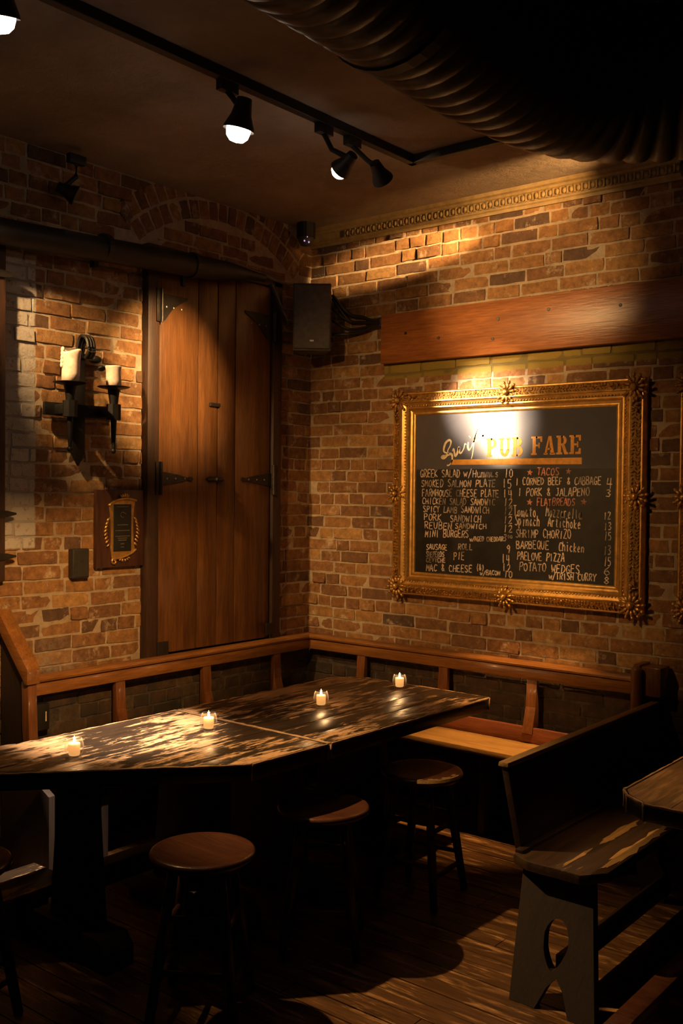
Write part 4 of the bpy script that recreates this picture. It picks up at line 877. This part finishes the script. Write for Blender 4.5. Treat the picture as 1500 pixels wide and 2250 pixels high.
# ------------------------------------------------------------------ stools
def make_stool():
    t = empty('bar_stool', (0, 0, 0)); r = .176
    bm = NB(); lathe(bm, [(0, .494), (r * .82, .494), (r * .93, .499), (r * .99, .509), (r, .518), (r * .975, .527), (r * .93, .530), (r * .8, .528), (r * .4, .523), (0, .521)], (0, 0, 0), 40); obj('seat', bm, 'stool', t, True)
    for k in range(4):
        a = math.pi / 4 + k * math.pi / 2; c, s = math.cos(a), math.sin(a)
        bm = NB(); tube(bm, [(c * .110, s * .110, .497), (c * .150, s * .150, .26), (c * .196, s * .196, 0)], [.015, .0195, .0155], 12); obj('leg', bm, 'stool_leg', t, True)
    for k in range(4):
        a0 = math.pi / 4 + k * math.pi / 2; a1 = a0 + math.pi / 2
        for z in ((.165, .335) if k % 2 == 0 else (.120, .300)):
            rr = .110 + (.497 - z) * .173; p0 = Vector((math.cos(a0) * rr, math.sin(a0) * rr, z)); p1 = Vector((math.cos(a1) * rr, math.sin(a1) * rr, z)); m_ = (p0 + p1) / 2
            bm = NB(); tube(bm, [p0, m_, p1], [.0085, .0115, .0085], 10); obj('rung', bm, 'stool_leg', t, True)
    return t
st0 = make_stool()
kids = [o for o in bpy.data.objects if o.parent == st0]
stools = [(1.598, -1.085, .10, 'round wooden stool nearest the brick wall, bare yellow wear on its seat edge'), (1.592, -1.730, .62, 'round reddish wooden stool, second from the wall, at the middle of the table'),
          (1.592, -2.348, .58, 'round reddish wooden stool in the foreground below the cut corner of the table'), (1.075, -2.935, .3, 'wooden stool at the left edge of the photo, only its seat edge in view')]
for i, (x, yy, rz, lab) in enumerate(stools):
    if i == 0: t = st0
    else:
        t = st0.copy(); COL.objects.link(t)
        for kk in kids: c = kk.copy(); COL.objects.link(c); c.parent = t
    t.location = (x, yy, 0); t.rotation_euler = (0, 0, rz); tag(t, lab, 'stool', 'round wooden stools along the tables')
bm = NB()
for k in range(9):
    a0 = math.radians(-62 + k * 8) - .10; a1 = a0 + math.radians(8); ri = .176 * (.86 + .05 * math.sin(k * 2.1))
    v = [bm.verts.new((math.cos(a) * r_, math.sin(a) * r_, z_)) for a, r_, z_ in ((a0, ri, .5297), (a1, ri, .5297), (a1, .1705, .5295), (a0, .1705, .5295))]; bm.faces.new(v)
    v2 = [bm.verts.new((math.cos(a) * r_, math.sin(a) * r_, z_)) for a, r_, z_ in ((a0, .1710, .5292), (a1, .1710, .5292), (a1, .1768, .5185), (a0, .1768, .5185))]; bm.faces.new(v2)
tag(obj('worn_edge', bm, 'wear', st0), 'bare yellow worn rim')
# ------------------------------------------------------------------ votive candles on the tables
def votive(i, x, yy, where):
    g = empty('candle_glass', (x, yy, .7405), label='small round clear glass candle holder ' + where, cat='candle holder', group='glass candle holders on the tables')
    bm = NB(); n = 28; out_ = [(.0, 0), (.020, 0), (.027, .006), (.0335, .024), (.0345, .042), (.031, .062), (.0275, .072)]; inn = [(.026, .072), (.0295, .061), (.033, .042), (.032, .024), (.025, .010), (0, .008)]
    lathe(bm, out_ + inn, (0, 0, 0), n); obj('glass_bowl', bm, 'glass', g, True)
    c = empty('candle', (x, yy, .7500), label='lit cream candle glowing inside the glass ' + where, cat='candle', group='lit candles on the tables')
    bm = NB(); lathe(bm, [(0, 0), (.0175, 0), (.0205, .004), (.0215, .040), (.0205, .044), (.012, .041), (0, .039)], (0, 0, 0), 20); obj('wax', bm, 'candle', c, True)
    bm = NB(); tube(bm, [(0, 0, .038), (.0005, 0, .046)], .0010, 5); obj('wick', bm, 'blackpaint', c)
    bm = NB(); lathe(bm, [(0, .043), (.0035, .046), (.0052, .051), (.0040, .058), (.0018, .065), (0, .071)], (0, 0, 0), 12); obj('flame', bm, 'flame', c, True)
    l = bpy.data.lights.new('candle_light', 'POINT'); l.energy = .55; l.color = (1, .55, .22); l.shadow_soft_size = .008
    lo = bpy.data.objects.new('candle_light', l); COL.objects.link(lo); lo.location = (x, yy, .7405 + .082)
votive(0, .989, -2.42, 'at the left end of the tables'); votive(1, 1.049, -1.813, 'second from the left')
votive(2, 1.100, -1.169, 'third from the left'); votive(3, 1.119, -.591, 'nearest the menu board wall')
# ------------------------------------------------------------------ ceiling: track, lamps, duct
tk = empty('lighting_track', (1.3, -2, 3.28), label='black L-shaped lighting track under the ceiling', cat='track')
bm = NB(); box(bm, 1.262, 1.300, -5.2, -.742, 3.245, 3.284, .003); W(obj('track_rail', bm, 'blackpaint', tk), tk)
bm = NB(); box(bm, 1.262, 2.6, -.780, -.742, 3.245, 3.284, .003); W(obj('track_rail', bm, 'blackpaint', tk), tk)
t2 = empty('lighting_track', (3.2, -3, 3.28), label='black straight lighting track over the room, out of the photo', cat='track')
bm = NB(); box(bm, 3.10, 3.138, -5.2, -1.6, 3.245, 3.284, .003); W(obj('track_rail', bm, 'blackpaint', t2), t2)
t3 = empty('lighting_track', (.4, -3.5, 3.28), label='black straight lighting track near the left wall, out of the photo', cat='track')
bm = NB(); box(bm, .38, .418, -5.2, -2.6, 3.245, 3.284, .003); W(obj('track_rail', bm, 'blackpaint', t3), t3)
LAB = {'k': 'dark track spotlight above the pipe close to the left wall, turned to the menu board', 'j': 'track spotlight behind the ribbed duct, raking the plaster cornice', 'a': 'bright track spotlight at the top left edge of the photo', 'b': 'largest and brightest track spotlight, above the tables', 'c': 'smaller bright track spotlight, third along the track', 'd': 'dark track spotlight turned to the menu board, its lamp hidden'}
for nm, pos, aim, watt, cone, blend, colr in SPOTS:
    P = Vector(pos); D = (Vector(aim) - P).normalized(); trk = P.x if nm in 'ijkm' else 1.281 if P.x < 2 and P.x > .8 else (.399 if P.x < 1 else 3.119)
    s = empty('track_spotlight', (trk, P.y, 3.245), label=LAB.get(nm, 'track spotlight over the room outside the photo (%s)' % {'e': 'facing the sconce', 'l': 'facing the wall plank', 'f': 'facing the floor', 'g': 'added fill on the right wall', 'h': 'added fill on the left wall', 'n': 'added to light the right-hand table', 'i': 'added behind the duct to light the bench seat', 'j': 'behind the duct, raking the cornice', 'm': 'added behind the duct to brighten the cornice'}.get(nm, '')), cat='spotlight', group='track spotlights')
    q = D.to_track_quat('Z', 'Y').to_matrix().to_4x4(); HM = Matrix.Translation(P) @ q @ Matrix.Scale(1.28 if nm in 'ab' else 1.0, 4)
    back = P - D * .07
    bm = NB(); box(bm, trk - .016, trk + .016, P.y - .045, P.y + .045, 3.205, 3.247, .003); W(obj('track_adapter', bm, 'blackpaint', s, 'auto'), s)
    bm = NB(); tube(bm, [(trk, P.y, 3.21), (trk + (P.x - trk) * .5, P.y, back.z + .06), (back.x, back.y, back.z)], .011, 8); W(obj('stem', bm, 'blackpaint', s, 'auto'), s)
    bm = NB(); lathe(bm, [(0, -.095), (.022, -.092), (.027, -.06), (.030, -.045), (.044, -.012), (.046, -.002), (.043, -.004), (.038, -.016), (0, -.016)], (0, 0, 0), 20)
    for v in bm.verts: v.co = HM @ v.co
    W(obj('lamp_head', bm, 'blackpaint', s, 'auto'), s)
    bm = NB(); lathe(bm, [(.036, -.014), (.036, .000), (.032, .017), (.021, .029), (0, .034)] if nm in 'abc' else [(.034, -.015), (.034, -.010), (0, -.010)], (0, 0, 0), 18)
    for v in bm.verts: v.co = HM @ v.co
    W(tag(obj('bulb', bm, 'bulb' if nm in 'abc' else 'bulb_deep', s, True), 'glowing lens'), s)
    l = bpy.data.lights.new('spot', 'SPOT'); l.energy = watt; l.color = colr; l.spot_size = math.radians(cone); l.spot_blend = blend; l.shadow_soft_size = .022
    lo = bpy.data.objects.new('spot', l); COL.objects.link(lo); lo.matrix_world = Matrix.Translation(P + D * .062) @ (-D).to_track_quat('Z', 'Y').to_matrix().to_4x4()
# duct
path = bez([(2.56, -5.3, 3.03), (2.54, -4.0, 3.03), (2.51, -2.9, 3.03), (2.485, -2.1, 3.03), (2.56, -1.66, 3.03), (2.84, -1.44, 3.03), (3.3, -1.39, 3.03), (3.9, -1.38, 3.03), (4.9, -1.38, 3.03)], 40)
L = [0.0]
for a, b in zip(path, path[1:]): L.append(L[-1] + (b - a).length)
tot = L[-1]; pts = []; rad = []; step = .0125; i = 0; d = 0.0
while d < tot:
    while i < len(L) - 2 and L[i + 1] < d: i += 1
    t = (d - L[i]) / max(1e-6, L[i + 1] - L[i]); pts.append(path[i].lerp(path[i + 1], t)); ph = (d / .075) % 1.0; rad.append(.226 + .014 * abs(math.sin(math.pi * ph)) ** .6); d += step
du = empty('ceiling_duct', (2.4, -3, 3.0), label='fat black ribbed flexible air duct bending below the ceiling at upper right', cat='duct')
bm = NB(); tube(bm, pts, rad, 36, True); W(obj('ribbed_hose', bm, 'duct', du, True), du)
for yy in (-2.55, -3.8):
    bm = NB(); tube(bm, [(2.505 - (yy + 2.9) * .02, yy - .02, 3.03), (2.505 - (yy + 2.9) * .02, yy + .02, 3.03)], .246, 36); W(obj('hanging_strap', bm, 'blackpaint', du), du)
bm = NB(); box(bm, 2.10, 2.18, -2.62, -2.02, 3.08, 3.12, .004); box(bm, 2.13, 2.15, -2.6, -2.58, 3.12, 3.284); box(bm, 2.13, 2.15, -2.06, -2.04, 3.12, 3.284)
tag(obj('duct_bracket', bm, 'blackpaint', None), 'flat black bracket bar beside the ribbed duct', 'bracket')
